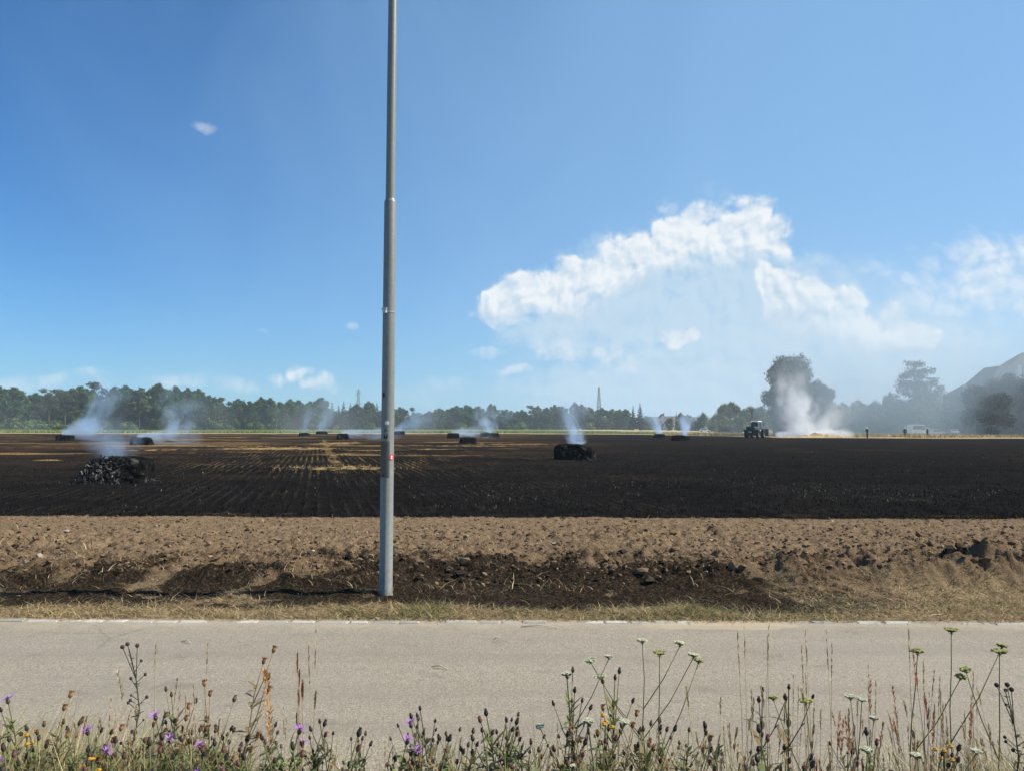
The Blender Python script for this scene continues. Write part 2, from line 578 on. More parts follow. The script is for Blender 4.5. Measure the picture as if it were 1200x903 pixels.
def bank(x, y):
    """height of the strip between road and burnt field, with how burnt and how littered it is"""
    edge = 8.0 + .35 * (fbm(x * .35, y * 0 + 3, 3, 5) - .5) * 2 + .10 * (fbm(x * 1.6, y * 0, 2, 8) - .5)
    s = sstep(-.22, .28, y - edge)
    lip = np.exp(-((y - edge - .45) / .45) ** 2)
    right = sstep(1.0, 4.0, x)
    z = .015 + s * .10 + lip * (.04 + .07 * right)
    z = z * (1 - sstep(12.6, 14.4, y)) + 0.0 * y
    amp = 1.35 * s * (1 - sstep(9.0, 13.5, y) * .70) * (1 - sstep(13.6, 14.4, y) * .6)
    d1, _ = worley(x * 2.6 + 3 * fbm(x, y, 2, 31), y * 2.6, 3)
    d2, _ = worley(x * 6.2, y * 6.2 + 2 * fbm(x * 2, y * 2, 2, 33), 4)
    d3, _ = worley(x * 13, y * 13, 6)
    m1 = sstep(.42, .7, fbm(x * 1.1, y * 1.1, 3, 12))
    rg = fbm(x * 22, y * 22, 3, 81) - .5
    z = z + amp * ((.62 - d1) * .075 * m1 + (.55 - d2) * .075 * (.4 + .9 * m1) + (.5 - d3) * .045 + rg * .035)
    z = z + amp * lip * (.30 + right) * (fbm(x * 2.4, y * 2.4, 4, 44) - .45) * .15 + amp * lip * (.2 + right) * (.5 - worley(x * 3.4, y * 3.4, 48)[0]) * .10
    z = z + s * (1 - sstep(8.6, 10.6, y)) * (fbm(x * 4.5, y * 4.5, 4, 46) - .5) * .13
    z = z + (1 - s * .5) * ((fbm(x * 5, y * 5, 4, 22) - .5) * .06 + (fbm(x * 17, y * 17, 3, 24) - .5) * .04)
    z = z * sstep(6.55, 6.95, y) + .004
    # soot
    k = fbm(x * .55, y * .5, 3, 61)
    strip = np.exp(-((y - edge + .02) / .40) ** 4) * (.62 + .55 * sstep(.35, .65, fbm(x * 2.6, y * 3.4, 4, 63)))
    where = .64 - .42 * sstep(1.8, 3.2, x) + .60 * np.exp(-((x - .65) / 1.55) ** 2) + .18 * np.exp(-((x + 3.2) / 1.2) ** 2) + .25 * np.exp(-((x + 2.5) / 1.5) ** 2) - .35 * sstep(3.2, 4.6, x)
    y0 = 6.60 + .75 * fbm(x * .8 + 4, y * 0, 4, 65) + .25 * sstep(3.0, 4.5, x)
    patchy = sstep(.28, .60, fbm(x * 2.2, y * 2.6, 4, 67) + .22 * np.exp(-((x - .8) / 1.8) ** 2))
    band = sstep(y0 - .12, y0 + .2, y) * (1 - sstep(edge + .10, edge + .55, y - .8 * (fbm(x * 2, y * 2, 4, 69) - .5)))
    burn = np.clip(band * np.clip(where + .15, 0, 1.15) * (.22 + .95 * patchy), 0, 1.05)
    burn = np.clip(burn + .62 * sstep(8.0, 8.4, y) * (1 - sstep(8.6, 10.4, y)) * sstep(.42, .62, fbm(x * 1.3, y * 1.3, 3, 71)), 0, 1.1)
    burn = np.maximum(burn, sstep(13.4, 14.0, y + .8 * (fbm(x * 1.1, y * 1.1, 4, 77) - .5)) * 1.1)
    burn = burn * sstep(6.75, 7.15, y - .5 * (fbm(x * .9, y * .9 + 4, 3, 79) - .5))
    lit = (1 - s) * (1 - np.clip(burn, 0, 1)) * .95
    return z, burn, lit, edge


def grid(name, xs, ys, zf, mat, kind='structure', attrs=None, smooth=True, warp=None):
    X, Y = np.meshgrid(xs, ys)
    if warp is not None: Y = warp(X, Y)
    Z = zf(X, Y) if callable(zf) else np.full_like(X, zf)
    at_ = {k: f(X, Y).ravel() for k, f in (attrs or {}).items()}
    nx, ny = len(xs), len(ys)
    i = np.arange(nx * ny).reshape(ny, nx)
    f = np.stack([i[:-1, :-1], i[:-1, 1:], i[1:, 1:], i[1:, :-1]], -1).reshape(-1, 4)
    o = mesh(name, np.stack([X, Y, Z], -1), f, None, mat, None, smooth, at_)
    if kind: o['kind'] = kind
    return o


# base ground to the horizon
def base_fn(n, b):
    p = n.pos()
    k = n.noise(p, .012, 5, .6)
    return n.mix(k, (.075, .085, .035), (.16, .14, .075))


V = [(0, 0, -.03)]; f3 = []
for k in range(96):
    a = 2 * PI * k / 96
    V.append((1800 * math.cos(a), 1800 * math.sin(a), -.03))
    f3.append((0, k + 1, (k + 1) % 96 + 1))
tag(mesh('ground', V, None, f3, material('ground', base_fn, .95, .1)), kind='structure')


# road ------------------------------------------------------------
def road_fn(n, b):
    p = n.pos()
    big = n.noise(p, .55, 4, .6)
    agg = n.vor(p, 150, 'F1', out='Color')
    ag = n.new('ShaderNodeRGBToBW'); n.put(ag.inputs[0], agg)
    fine = n.noise(p, 260, 3, .7)
    mid = n.noise(p, 24, 4, .65)
    v = n.m('ADD', n.m('MULTIPLY', ag.outputs[0], .55), n.m('MULTIPLY', fine, .45))
    c = n.ramp(v, [(.22, (.125, .102, .075)), (.5, (.268, .230, .176)), (.72, (.40, .347, .267)), (.85, (.62, .555, .44))])
    c = n.mix(n.m('MULTIPLY', n.ss(mid, .35, .75), .28), c, (.235, .20, .155))
    c = n.mix(n.m('MULTIPLY', n.ss(big, .42, .72), .30), c, (.28, .247, .205))
    c = n.mix(n.m('MULTIPLY', n.ss(n.noise(p, 1.7, 4, .6), .55, .75), .25), c, (.165, .150, .13))
    x, y, z = n.sep(p)
    # fine cracks and the worn seam near the kerb
    cr = n.vor(n.vm('ADD', p, n.vm('SCALE', n.new('ShaderNodeTexNoise').outputs['Color'], .0)), .55, 'DISTANCE_TO_EDGE')
    wob = n.m('MULTIPLY', n.noise(p, 3, 4, .7), .12)
    crk = n.m('MULTIPLY', n.ss(n.m('ADD', cr, n.m('MULTIPLY', n.m('SUBTRACT', n.noise(p, 9, 4, .7), .5), .05)), .0, .006, 1, 0), n.ss(n.noise(p, .4, 2), .56, .68))
    c = n.mix(n.m('MULTIPLY', crk, .5), c, (.09, .08, .07))
    seam = n.m('ABSOLUTE', n.m('SUBTRACT', n.m('ADD', y, n.m('MULTIPLY', x, .013)), n.m('ADD', 6.10, wob)))
    sm = n.m('MULTIPLY', n.ss(seam, 0, .012, 1, 0), n.ss(n.noise(n.comb(x, 0, 0), .7, 3), .5, .6))
    c = n.mix(n.m('MULTIPLY', sm, .45), c, (.10, .09, .075))
    # sand washed over the kerb
    dx = n.m('DIVIDE', n.m('SUBTRACT', x, 1.75), .75); dy = n.m('DIVIDE', n.m('SUBTRACT', y, 6.50), .17)
    sd = n.m('SUBTRACT', 1.0, n.m('ADD', n.m('MULTIPLY', dx, dx), n.m('MULTIPLY', dy, dy)))
    sd = n.ss(n.m('ADD', sd, n.m('MULTIPLY', n.m('SUBTRACT', n.noise(p, 7, 4, .6), .5), 1.3)), .0, .5)
    edge = n.ss(n.m('ADD', y, n.m('MULTIPLY', n.noise(p, 5, 4, .6), .28)), 6.50, 6.66)
    c = n.mix(n.m('MULTIPLY', n.m('MAXIMUM', sd, n.m('MULTIPLY', edge, .30)), .85), c, (.43, .34, .225))
    wear = n.noise(n.comb(n.m('MULTIPLY', x, .12), n.m('MULTIPLY', y, 2.2), 0), 1.0, 4, .6)
    c = n.mix(n.m('MULTIPLY', n.ss(wear, .40, .66), .42), c, (.20, .172, .135))
    st2 = n.m('MULTIPLY', n.ss(n.noise(p, 2.6, 5, .7, .4), .58, .70), .42)
    c = n.mix(st2, c, (.13, .112, .09))
    dust = n.m('MULTIPLY', n.ss(y, 6.46, 6.1, 1, 0), n.ss(n.noise(p, 3.5, 5, .7), .40, .70))
    c = n.mix(n.m('MULTIPLY', dust, .55), c, (.40, .325, .23))
    bump(n, b, v, .45, .005)
    return c


mesh('road', [(-90, 3.28, 0.012), (90, 3.28, 0.012), (90, 6.66, 0.012), (-90, 6.66, 0.012)], [(0, 1, 2, 3)], None, material('asphalt', road_fn, .9, .25))['kind'] = 'structure'

# flush row of pale setts along the far edge
mb = MB()
x = -16.0
rr = random.Random(5)
while x < 16:
    L = rr.uniform(.17, .30)
    yk = 6.535 + .02 * math.sin(x * .8)
    skew = rr.uniform(-.5, .9) * .05
    w = rr.uniform(.065, .088); z = .012 + rr.uniform(.003, .012)
    if not (1.25 < x < 2.1 and rr.random() < .75) and rr.random() > .10:
        c = rr.uniform(.27, .50)
        j = rr.uniform(-.012, .012)
        e = .012
        V = []
        for zz, q in ((-.02, 0), (z - .008, 0), (z, e)):
            V += [(x + q, yk + j + q, zz), (x + L - .025 - q, yk + j + q, zz), (x + L - .025 - q + skew, yk + j + w - q, zz), (x + q + skew, yk + j + w - q, zz)]
        f = []
        for a in (0, 4):
            f += [(a + i, a + (i + 1) % 4, a + 4 + (i + 1) % 4, a + 4 + i) for i in range(4)]
        f.append((8, 9, 10, 11))
        mb.add(V, f, col=(c, c * .93, c * .80))
    x += L


def vcol_fn(scale=40, var=.35, dark=(.05, .045, .04)):
    def fn(n, b):
        c = n.attr('Col', 'Color')
        k = n.noise(n.pos(), scale, 4, .65)
        return n.mix(n.m('MULTIPLY', n.ss(k, .45, .8), var), c, dark)
    return fn


mb.build('kerb', material('kerb_stone', vcol_fn(30, .55, (.22, .18, .12)), .85, .3), col=True)['kind'] = 'structure'

# strip of tilled soil and scorched verge
xs = np.concatenate([np.linspace(-40, -13, 60)[:-1], np.linspace(-13, 13, 940), np.linspace(13, 40, 60)[1:]])
ys = np.concatenate([np.arange(6.60, 9.6, .024), np.arange(9.6, 14.75, .036)])
grid('soil_strip', xs, ys, lambda X, Y: bank(X, Y)[0], soil_mat(), attrs={'burn': lambda X, Y: bank(X, Y)[1], 'litter': lambda X, Y: bank(X, Y)[2]})


# burnt field -------------------------------------------------------
def field_fn(n, b):
    p = n.pos()
    x, y, z = n.sep(p)
    ed = n.attr('edge')
    cr, sr = math.cos(ROW), math.sin(ROW)
    s = n.m('SUBTRACT', n.m('MULTIPLY', x, cr), n.m('MULTIPLY', y, sr))
    t = n.m('ADD', n.m('MULTIPLY', x, sr), n.m('MULTIPLY', y, cr))
    rowv = n.comb(n.m('MULTIPLY', s, 1.0), n.m('MULTIPLY', t, .08), 0)
    fine = n.noise(p, 22, 4, .7)
    mid = n.noise(p, 2.2, 5, .65)
    streak = n.noise(rowv, 2.6, 4, .65)
    c = n.ramp(n.m('ADD', n.m('MULTIPLY', fine, .5), n.m('MULTIPLY', mid, .5)), [(.28, (.0035, .0033, .0035)), (.52, (.0095, .009, .009)), (.72, (.036, .033, .030))])
    # ash lying grey in the rows
    rw = n.m('SINE', n.m('MULTIPLY', s, 2 * PI / .27))
    rowm = n.m('MULTIPLY', n.ss(rw, .35, 1.0), n.ss(n.noise(p, .35, 3), .42, .62))
    c = n.mix(n.m('MULTIPLY', rowm, .28), c, (.06, .053, .044))
    c = n.mix(n.m('MULTIPLY', n.ss(streak, .58, .78), .32), c, (.06, .054, .047))
    zone = n.m('MULTIPLY', n.m('MULTIPLY', n.ss(y, 22, 34), n.ss(y, 70, 55)), n.m('MULTIPLY', n.ss(s, -9, -3), n.ss(s, 9, 4)))
    zn = n.m('MULTIPLY', n.m('MULTIPLY', zone, n.ss(rw, -.1, .9)), n.ss(n.noise(n.comb(n.m('MULTIPLY', s, 1.7), n.m('MULTIPLY', t, .16), 4), 1.0, 5, .75), .46, .66))
    c = n.mix(n.m('MULTIPLY', zn, .62), c, n.mix(n.noise(p, 2.5, 3, .7), (.08, .05, .022), (.36, .24, .10)))
    dif = n.m('MULTIPLY', n.ss(n.noise(n.vm('MULTIPLY', p, (.07, .11, 1)), 1.0, 5, .65), .48, .66), n.m('MULTIPLY', n.ss(y, 19, 27), n.ss(n.m('DIVIDE', x, n.m('MAXIMUM', y, 1)), .35, -.1)))
    c = n.mix(n.m('MULTIPLY', dif, .6), c, (.040, .028, .018))
    # singed brown straw, mostly over the far left half
    far = n.ss(n.m('MULTIPLY_ADD', n.noise(n.vm('MULTIPLY', p, (.05, .08, 1)), 1.0, 5, .65), 60, y), 62, 92)
    lft = n.ss(n.m('DIVIDE', x, n.m('MAXIMUM', y, 1)), .16, -.12)
    bn = n.noise(n.comb(n.m('MULTIPLY', x, .06), n.m('MULTIPLY', y, .10), 7), 1.0, 5, .62, .8)
    br = n.m('MULTIPLY', n.m('MULTIPLY', far, n.m('MULTIPLY_ADD', lft, .90, .08)), n.ss(bn, .42, .60))
    c = n.mix(n.m('MULTIPLY', br, .55), c, n.mix(n.noise(p, 1.2, 4, .7), (.030, .016, .009), (.15, .085, .042)))
    # unburnt straw patches
    un = n.noise(n.comb(n.m('MULTIPLY', x, .05), n.m('MULTIPLY', y, .13), 2), 1.3, 6, .68, 1.0)
    sm = n.ss(n.m('ADD', un, n.m('MULTIPLY', n.noise(p, .9, 4, .7), .20)), .668, .725)
    un1 = n.m('MULTIPLY', n.m('MULTIPLY', far, n.m('MULTIPLY_ADD', lft, .93, .05)), sm)

    def patch(px, py, rx, ry, lo=.2, hi=.7):
        q = gnd(px, py)
        u = n.m('DIVIDE', n.m('SUBTRACT', x, q.x), rx); v = n.m('DIVIDE', n.m('SUBTRACT', y, q.y), ry)
        g_ = n.m('SUBTRACT', 1.0, n.m('ADD', n.m('MULTIPLY', u, u), n.m('MULTIPLY', v, v)))
        rg = n.m('MULTIPLY', n.m('SUBTRACT', n.noise(n.comb(s, n.m('MULTIPLY', t, .35), 0), 1.6, 5, .7), .5), 3.2)
        return n.ss(n.m('ADD', g_, rg), lo, hi)
    q = patch(400, 548, 3.2, 2.6, .75, 1.1)
    for a in ((325, 525, 6.5, 5, .5, 1.0), (395, 519, 3.5, 12, .6, 1.1), (52, 539, 1.3, 1.0, .6, .95), (604, 520, 9, 5, .75, 1.1), (545, 522, 8, 3, .7, 1.1), (250, 522, 14, 3, .8, 1.1), (180, 527, 5, 4, .9, 1.2)):
        q = n.m('MAXIMUM', q, patch(*a))
    un1 = n.m('MAXIMUM', un1, q)
    # wheel track of straw running away with the rows
    tr = n.m('ABSOLUTE', n.m('SUBTRACT', n.m('ADD', s, n.m('MULTIPLY', n.noise(n.comb(0, t, 0), .12, 2), .8)), 1.25))
    trm = n.m('MULTIPLY', n.ss(tr, .1, .32, 1, 0), n.m('MULTIPLY', n.ss(n.noise(p, .8, 4, .7), .45, .62), n.m('MULTIPLY', n.ss(y, 22, 40), n.ss(y, 110, 80))))
    un1 = n.m('MAXIMUM', un1, n.m('MULTIPLY', trm, 1.0))
    straw = n.mix(n.noise(p, 3, 4, .7), (.18, .105, .04), (.55, .38, .16))
    c = n.mix(n.m('MULTIPLY', un1, .8), c, straw)
    # flecks
    fl = n.ss(n.noise(p, 7, 3, .75), .68, .78)
    c = n.mix(n.m('MULTIPLY', fl, .35), c, (.20, .16, .10))
    # ragged limit of the fire at the far side: clean stubble beyond
    lim = n.ss(n.m('ADD', ed, n.m('MULTIPLY', n.m('SUBTRACT', n.noise(p, .06, 4, .65), .5), 26)), 9, 5)
    c = n.mix(lim, c, n.mix(n.noise(p, .8, 4, .7), (.30, .22, .11), (.50, .38, .21)))
    bump(n, b, n.m('ADD', fine, mid), .6, .04)
    return c


xs = np.concatenate([-np.geomspace(260, 24, 60), np.linspace(-23.5, 23.5, 190), np.geomspace(24, 260, 60)])
t_ = np.concatenate([np.linspace(0, .13, 130)[:-1], np.linspace(.13, .4, 80)[:-1], np.linspace(.4, 1, 60)])
FAR_END = 14.0


def fwarp(X, Y):
    return 14.0 + Y * (yfar(X) + FAR_END - 14.0)


def fz(X, Y):
    fade = 1 - sstep(40, 90, Y)
    return .012 + fade * ((fbm(X * .9, Y * .9, 4, 91) - .5) * .09 + (fbm(X * 4, Y * 4, 2, 93) - .5) * .05) * sstep(14.0, 14.6, Y) + (1 - sstep(14, 15.5, Y)) * .012


grid('burnt_field', xs, t_, fz, material('burnt_stubble', field_fn, 1.0, 0), attrs={'edge': lambda X, Y: yfar(X) - Y}, warp=fwarp)


# meadow beyond: green in the middle and left, dry on the smoky side
def meadow_fn(n, b):
    p = n.pos(); x, y, z = n.sep(p)
    g_ = n.mix(n.noise(p, .15, 5, .65), (.10, .14, .035), (.18, .20, .065))
    d_ = n.mix(n.noise(p, .2, 5, .65), (.30, .235, .12), (.46, .37, .2))
    k = n.ss(n.m('ADD', x, n.m('MULTIPLY', n.noise(p, .03, 3), 12)), 34, 46)
    return n.mix(k, g_, d_)


xs = np.linspace(-400, 400, 120)
grid('meadow', xs, np.linspace(0, 1, 30), .006, material('meadow', meadow_fn, .95, .1), warp=lambda X, Y: yfar(X) + 6 + Y * (760 - yfar(X)))

# roadside verge under the weeds
def verge_fn(n, b):
    p = n.pos()
    return n.mix(n.noise(p, 9, 5, .7), (.07, .075, .028), (.26, .20, .11))


xs = np.linspace(-14, 14, 260); ys = np.linspace(-3.0, 3.30, 90)
grid('verge', xs, ys, lambda X, Y: .012 + (fbm(X * 3, Y * 3, 4, 51) - .5) * .08 + .03 * (1 - sstep(3.0, 3.3, Y + .12 * fbm(X * 4, Y, 3, 3))), material('verge', verge_fn, .95, .1))

# low wooded hills far off
xs = np.linspace(-1300, 1300, 160)


def hill_fn(n, b):
    return n.mix(n.noise(n.pos(), .03, 5, .7), (.025, .045, .02), (.06, .08, .035))


grid('hills', xs, np.linspace(0, 1, 10), lambda X, Y: -.5 + 26 * np.sin(PI * np.clip((Y - 1150) / 420, 0, 1)) * (.35 + .75 * fbm(X * .004 + 5, Y * .003, 4, 14)) * (1 + .08 * fbm(X * .06, Y * .06, 2, 4)),
     material('hills', hill_fn, .95, .1), warp=lambda X, Y: 1150 + Y * 420)
# ------------------------------------------------------------------ blades of grass and stubble
def blades(name, B, h, w, lean, col, mat, seg=2, kind='stuff', label=None, az=None, droop=.5):
    """B base points (n,3); each blade a tapering bent ribbon"""
    n = len(B)
    h = np.broadcast_to(h, n); w = np.broadcast_to(w, n); lean = np.broadcast_to(lean, n)
    az = RNG.uniform(0, 2 * PI, n) if az is None else az
    fa = RNG.uniform(0, 2 * PI, n)
    wd_ = np.stack([np.cos(fa), np.sin(fa), np.zeros(n)], 1)
    ld = np.stack([np.cos(az), np.sin(az), np.zeros(n)], 1)
    rows = []
    for i in range(seg + 1):
        t = i / seg
        c = B + np.stack([np.zeros(n), np.zeros(n), h * (t - droop * .25 * lean * t * t)], 1) + ld * (h * lean * (t ** 1.7))[:, None]
        if i < seg:
            k = (w * (1 - .55 * t))[:, None] * .5
            rows += [c - wd_ * k, c + wd_ * k]
        else:
            rows += [c]
    m = 2 * seg + 1
    V = np.stack(rows, 1)
    base = (np.arange(n) * m)[:, None]
    f4 = np.concatenate([base + np.array([2 * i, 2 * i + 1, 2 * i + 3, 2 * i + 2]) for i in range(seg - 1)]) if seg > 1 else None
    f3 = base + np.array([2 * seg - 2, 2 * seg - 1, 2 * seg])
    C = np.repeat(col[:, None, :], m, 1)
    o = mesh(name, V.reshape(-1, 3), f4, f3, mat, None, False, {'Col': C.reshape(-1, 3)})
    if kind: o['kind'] = kind
    if label: o['label'] = label
    return o


def pick(n, cols, jit=.25):
    cols = np.array(cols)
    c = cols[RNG.integers(0, len(cols), n)]
    return np.clip(c * RNG.uniform(1 - jit, 1 + jit, (n, 1)), 0, 1)


def leafy(name, trans=.25, var=.0, rough=.6):
    """blade / leaf material: colour from the mesh, a little light passing through"""
    m = bpy.data.materials.new(name); m.use_nodes = True
    n = N(m.node_tree); b = m.node_tree.nodes['Principled BSDF']; out = m.node_tree.nodes['Material Output']
    b.inputs['Roughness'].default_value = rough; b.inputs['Specular IOR Level'].default_value = .25
    c = n.attr('Col', 'Color')
    oi = n.new('ShaderNodeObjectInfo')
    hv = n.new('ShaderNodeHueSaturation')
    n.put(hv.inputs['Hue'], n.lin(oi.outputs['Random'], 0, 1, .5 - .02 * var, .5 + .02 * var))
    n.put(hv.inputs['Value'], n.lin(n.m('FRACT', n.m('MULTIPLY', oi.outputs['Random'], 7.31)), 0, 1, 1 - .3 * var, 1 + .3 * var))
    n.put(hv.inputs['Color'], c)
    c = hv.outputs[0]
    n.put(b.inputs['Base Color'], c)
    if trans > 0:
        tr = n.new('ShaderNodeBsdfTranslucent'); n.put(tr.inputs['Color'], c)
        mx = n.new('ShaderNodeMixShader'); mx.inputs[0].default_value = trans
        n.links.new(b.outputs[0], mx.inputs[1]); n.links.new(tr.outputs[0], mx.inputs[2]); n.links.new(mx.outputs[0], out.inputs['Surface'])
    return m


M_BLADE = leafy('grass_blade', .3)
M_CHAR = leafy('charred_stalk', 0, rough=1.0)
M_CHAR.node_tree.nodes['Principled BSDF'].inputs['Specular IOR Level'].default_value = 0
M_LEAF = leafy('tree_leaf', .18, 1.0, .55)
M_PLANT = leafy('plant_tissue', .22)

# dry grass on the far verge
n = 60000
X = RNG.uniform(-11, 11, n); Y = 6.60 + RNG.beta(1.1, 1.9, n) * 1.75
z, bn, lt, ed = bank(X, Y)
den = fbm(X * 1.7, Y * 1.7, 3, 15)
keep = (RNG.random(n) < np.clip(1.15 - 1.15 * bn, .10, 1) * sstep(.36, .60, den + .10 * (1 - sstep(6.7, 7.4, Y)))) & (Y < ed + .2)
X, Y, z, bn = X[keep], Y[keep], z[keep], bn[keep]
gp = sstep(.56, .68, fbm(X * .8 + 9, Y * 1.4, 3, 25))
c = pick(len(X), [(.46, .35, .17), (.38, .28, .13), (.52, .42, .24), (.30, .21, .10), (.42, .33, .18)])
grn = pick(len(X), [(.12, .14, .04), (.20, .20, .06), (.09, .10, .035)])
c = np.where((RNG.random(len(X)) < gp * .75)[:, None], grn, c)
c = np.where((RNG.random(len(X)) < bn * .8)[:, None], pick(len(X), [(.03, .026, .022), (.10, .075, .05)]), c)
blades('dry_grass', np.stack([X, Y, z - .01], 1), RNG.uniform(.02, .10, len(X)) * (.35 + 1.3 * fbm(X * 1.6, Y * 1.6, 3, 19) ** 1.5), RNG.uniform(.004, .010, len(X)), RNG.uniform(.5, 2.6, len(X)), c, M_BLADE, 2,
       label='dry straw coloured grass with green tufts along the far road edge')

# matted litter lying flat
n = 46000
X = RNG.uniform(-11, 11, n); Y = 6.60 + RNG.beta(1.1, 1.7, n) * 1.6
z, bn, lt, ed = bank(X, Y)
keep = (RNG.random(n) < np.clip(1.15 - 1.0 * bn, .12, 1)) & (Y < ed + .25)
X, Y, z, bn = X[keep], Y[keep], z[keep], bn[keep]
c = pick(len(X), [(.44, .33, .16), (.34, .24, .115), (.50, .40, .22), (.24, .165, .08), (.15, .11, .06)])
c = np.where((RNG.random(len(X)) < np.clip(bn * 1.1, 0, .9))[:, None], pick(len(X), [(.022, .018, .015), (.08, .058, .038), (.05, .04, .03)]), c)
blades('straw_litter', np.stack([X, Y, z + .002], 1), RNG.uniform(.012, .05, len(X)), RNG.uniform(.004, .009, len(X)), RNG.uniform(1.5, 5.0, len(X)), c, M_BLADE, 2, label='matted dead straw lying on the far verge', droop=.1)

# straws and stalks caught on the soil strip
n = 20000
X = RNG.uniform(-13, 13, n); Y = 7.7 + RNG.beta(.9, 2.4, n) * 6.3
z, bn, lt, ed = bank(X, Y)
keep = RNG.random(n) < sstep(.38, .62, fbm(X * 1.2, Y * 1.2, 3, 35)) * (1.1 - .5 * sstep(9.5, 12, Y))
X, Y, z = X[keep], Y[keep], z[keep]
c = pick(len(X), [(.36, .26, .13), (.22, .145, .075), (.09, .06, .038), (.05, .035, .024), (.14, .09, .05), (.11, .075, .045), (.48, .39, .24)])
blades('field_straw', np.stack([X, Y, z - .005], 1), RNG.uniform(.02, .11, len(X)), RNG.uniform(.004, .011, len(X)), RNG.uniform(.3, 2.6, len(X)), c, M_CHAR, 2, label='broken straw and singed stalks on the tilled soil')

# clods and stones on the soil
n = 15000
X = RNG.uniform(-13, 13, n); Y = 8.0 + RNG.beta(1.0, 1.5, n) * 6.1
z, bn, lt, ed = bank(X, Y)
sz = RNG.lognormal(-4.35, .5, n); sz = np.clip(sz, .005, .05) * (1.15 - .35 * sstep(9, 13, Y))
big = RNG.random(n) < .006 * (1 - sstep(8.6, 9.8, Y)) * (1 + 2 * sstep(1, 4, X)); sz = np.where(big, sz + RNG.uniform(.015, .045, n), sz)
ico = []
t = (1 + 5 ** .5) / 2
ico = np.array([(-1, t, 0), (1, t, 0), (-1, -t, 0), (1, -t, 0), (0, -1, t), (0, 1, t), (0, -1, -t), (0, 1, -t), (t, 0, -1), (t, 0, 1), (-t, 0, -1), (-t, 0, 1)]) / math.hypot(1, t)
IF = np.array([(0, 11, 5), (0, 5, 1), (0, 1, 7), (0, 7, 10), (0, 10, 11), (1, 5, 9), (5, 11, 4), (11, 10, 2), (10, 7, 6), (7, 1, 8), (3, 9, 4), (3, 4, 2), (3, 2, 6), (3, 6, 8), (3, 8, 9), (4, 9, 5), (2, 4, 11), (6, 2, 10), (8, 6, 7), (9, 8, 1)])
V = ico[None] * RNG.uniform(.45, 1.4, (n, 12, 1)) * sz[:, None, None] * np.array([1.25, 1, .75])
a = RNG.uniform(0, 2 * PI, n); ca, sa = np.cos(a)[:, None], np.sin(a)[:, None]
V = np.stack([V[..., 0] * ca - V[..., 1] * sa, V[..., 0] * sa + V[..., 1] * ca, V[..., 2]], -1) + np.stack([X, Y, z + sz * .25], 1)[:, None]
c = pick(n, [(.16, .105, .06), (.11, .07, .042), (.22, .15, .09), (.15, .10, .06)], .2)
st_ = RNG.random(n) < .014
c = np.where(st_[:, None], pick(n, [(.42, .36, .27), (.34, .29, .22)]), c)
c = np.where((RNG.random(n) < .55 * np.clip(bn, 0, 1))[:, None], pick(n, [(.02, .018, .016), (.06, .045, .032)]), c)
tag(mesh('soil_clods', V.reshape(-1, 3), None, (np.arange(n)[:, None, None] * 12 + IF).reshape(-1, 3), material('clod', vcol_fn(60, .4, (.13, .085, .05)), .95, .1), None, False, {'Col': np.repeat(c, 12, 0)}), kind='stuff',
    label='brown clods and small stones on the tilled strip')

# burnt stubble standing in rows
n = 95000
Y = 14.0 + 62 * RNG.beta(.75, 2.1, n)
X = RNG.uniform(-1, 1, n) * (Y * .70 + 1.5)
cr, sr = math.cos(ROW), math.sin(ROW)
s = X * cr - Y * sr; t = X * sr + Y * cr
rown = RNG.random(n) < .45
s = np.where(rown, np.round(s / .27) * .27 + RNG.normal(0, .03, n), s)
X = s * cr + t * sr; Y = -s * sr + t * cr
keep = (Y > 14.0) & (fbm(X * .5, Y * .5, 3, 55) + RNG.random(n) * .4 > .45)
X, Y, s = X[keep], Y[keep], s[keep]; n = len(X)
c = pick(n, [(.009, .0085, .008), (.015, .014, .0135), (.006, .006, .006), (.026, .023, .020)])
pt = sstep(.55, .66, fbm(X * .22 + 3, Y * .25, 4, 57))
pale = RNG.random(n) < .005 + .24 * pt * (.2 + .8 * sstep(.02, .3, X / Y)) * sstep(30, 17, Y) + .012 * pt
c = np.where(pale[:, None], pick(n, [(.30, .24, .15), (.22, .17, .10), (.15, .115, .07), (.40, .34, .23)]), c)
q = gnd(400, 548)
patchm = np.clip(1 - ((X - q.x) / 3.4) ** 2 - ((Y - q.y) / 2.2) ** 2, 0, 1) > RNG.random(n) * .7 + .05
c = np.where(patchm[:, None], pick(n, [(.50, .38, .18), (.40, .29, .12), (.56, .45, .25)]), c)
hh = RNG.uniform(.015, .085, n) * np.where(patchm, 1.5, 1)
blades('burnt_stubble', np.stack([X, Y, fz(X, Y) - .012], 1), hh, RNG.uniform(.006, .016, n) * (1 + Y / 45), RNG.uniform(.05, .9, n), c, M_CHAR, 1, label='charred stubble with a few pale straws standing in the black field')

# green crop in front of the wood
n = 70000
X = RNG.uniform(-230, 42, n)
Y = yfar(X) + 9 + 66 * RNG.beta(.8, 1.8, n)
keep = ~((X > 30) & (RNG.random(n) < (X - 30) / 12))
X, Y = X[keep], Y[keep]; n = len(X)
c = pick(n, [(.18, .25, .05), (.14, .20, .04), (.24, .29, .075), (.29, .29, .10)], .2)
blades('crop_plants', np.stack([X, Y, np.zeros(n)], 1), RNG.uniform(.35, .75, n) * (.85 + .3 * fbm(X * .05, Y * .05, 2, 5)), RNG.uniform(.16, .34, n), RNG.uniform(.1, .6, n), c, M_BLADE, 2, label='band of green crop between the black field and the wood')

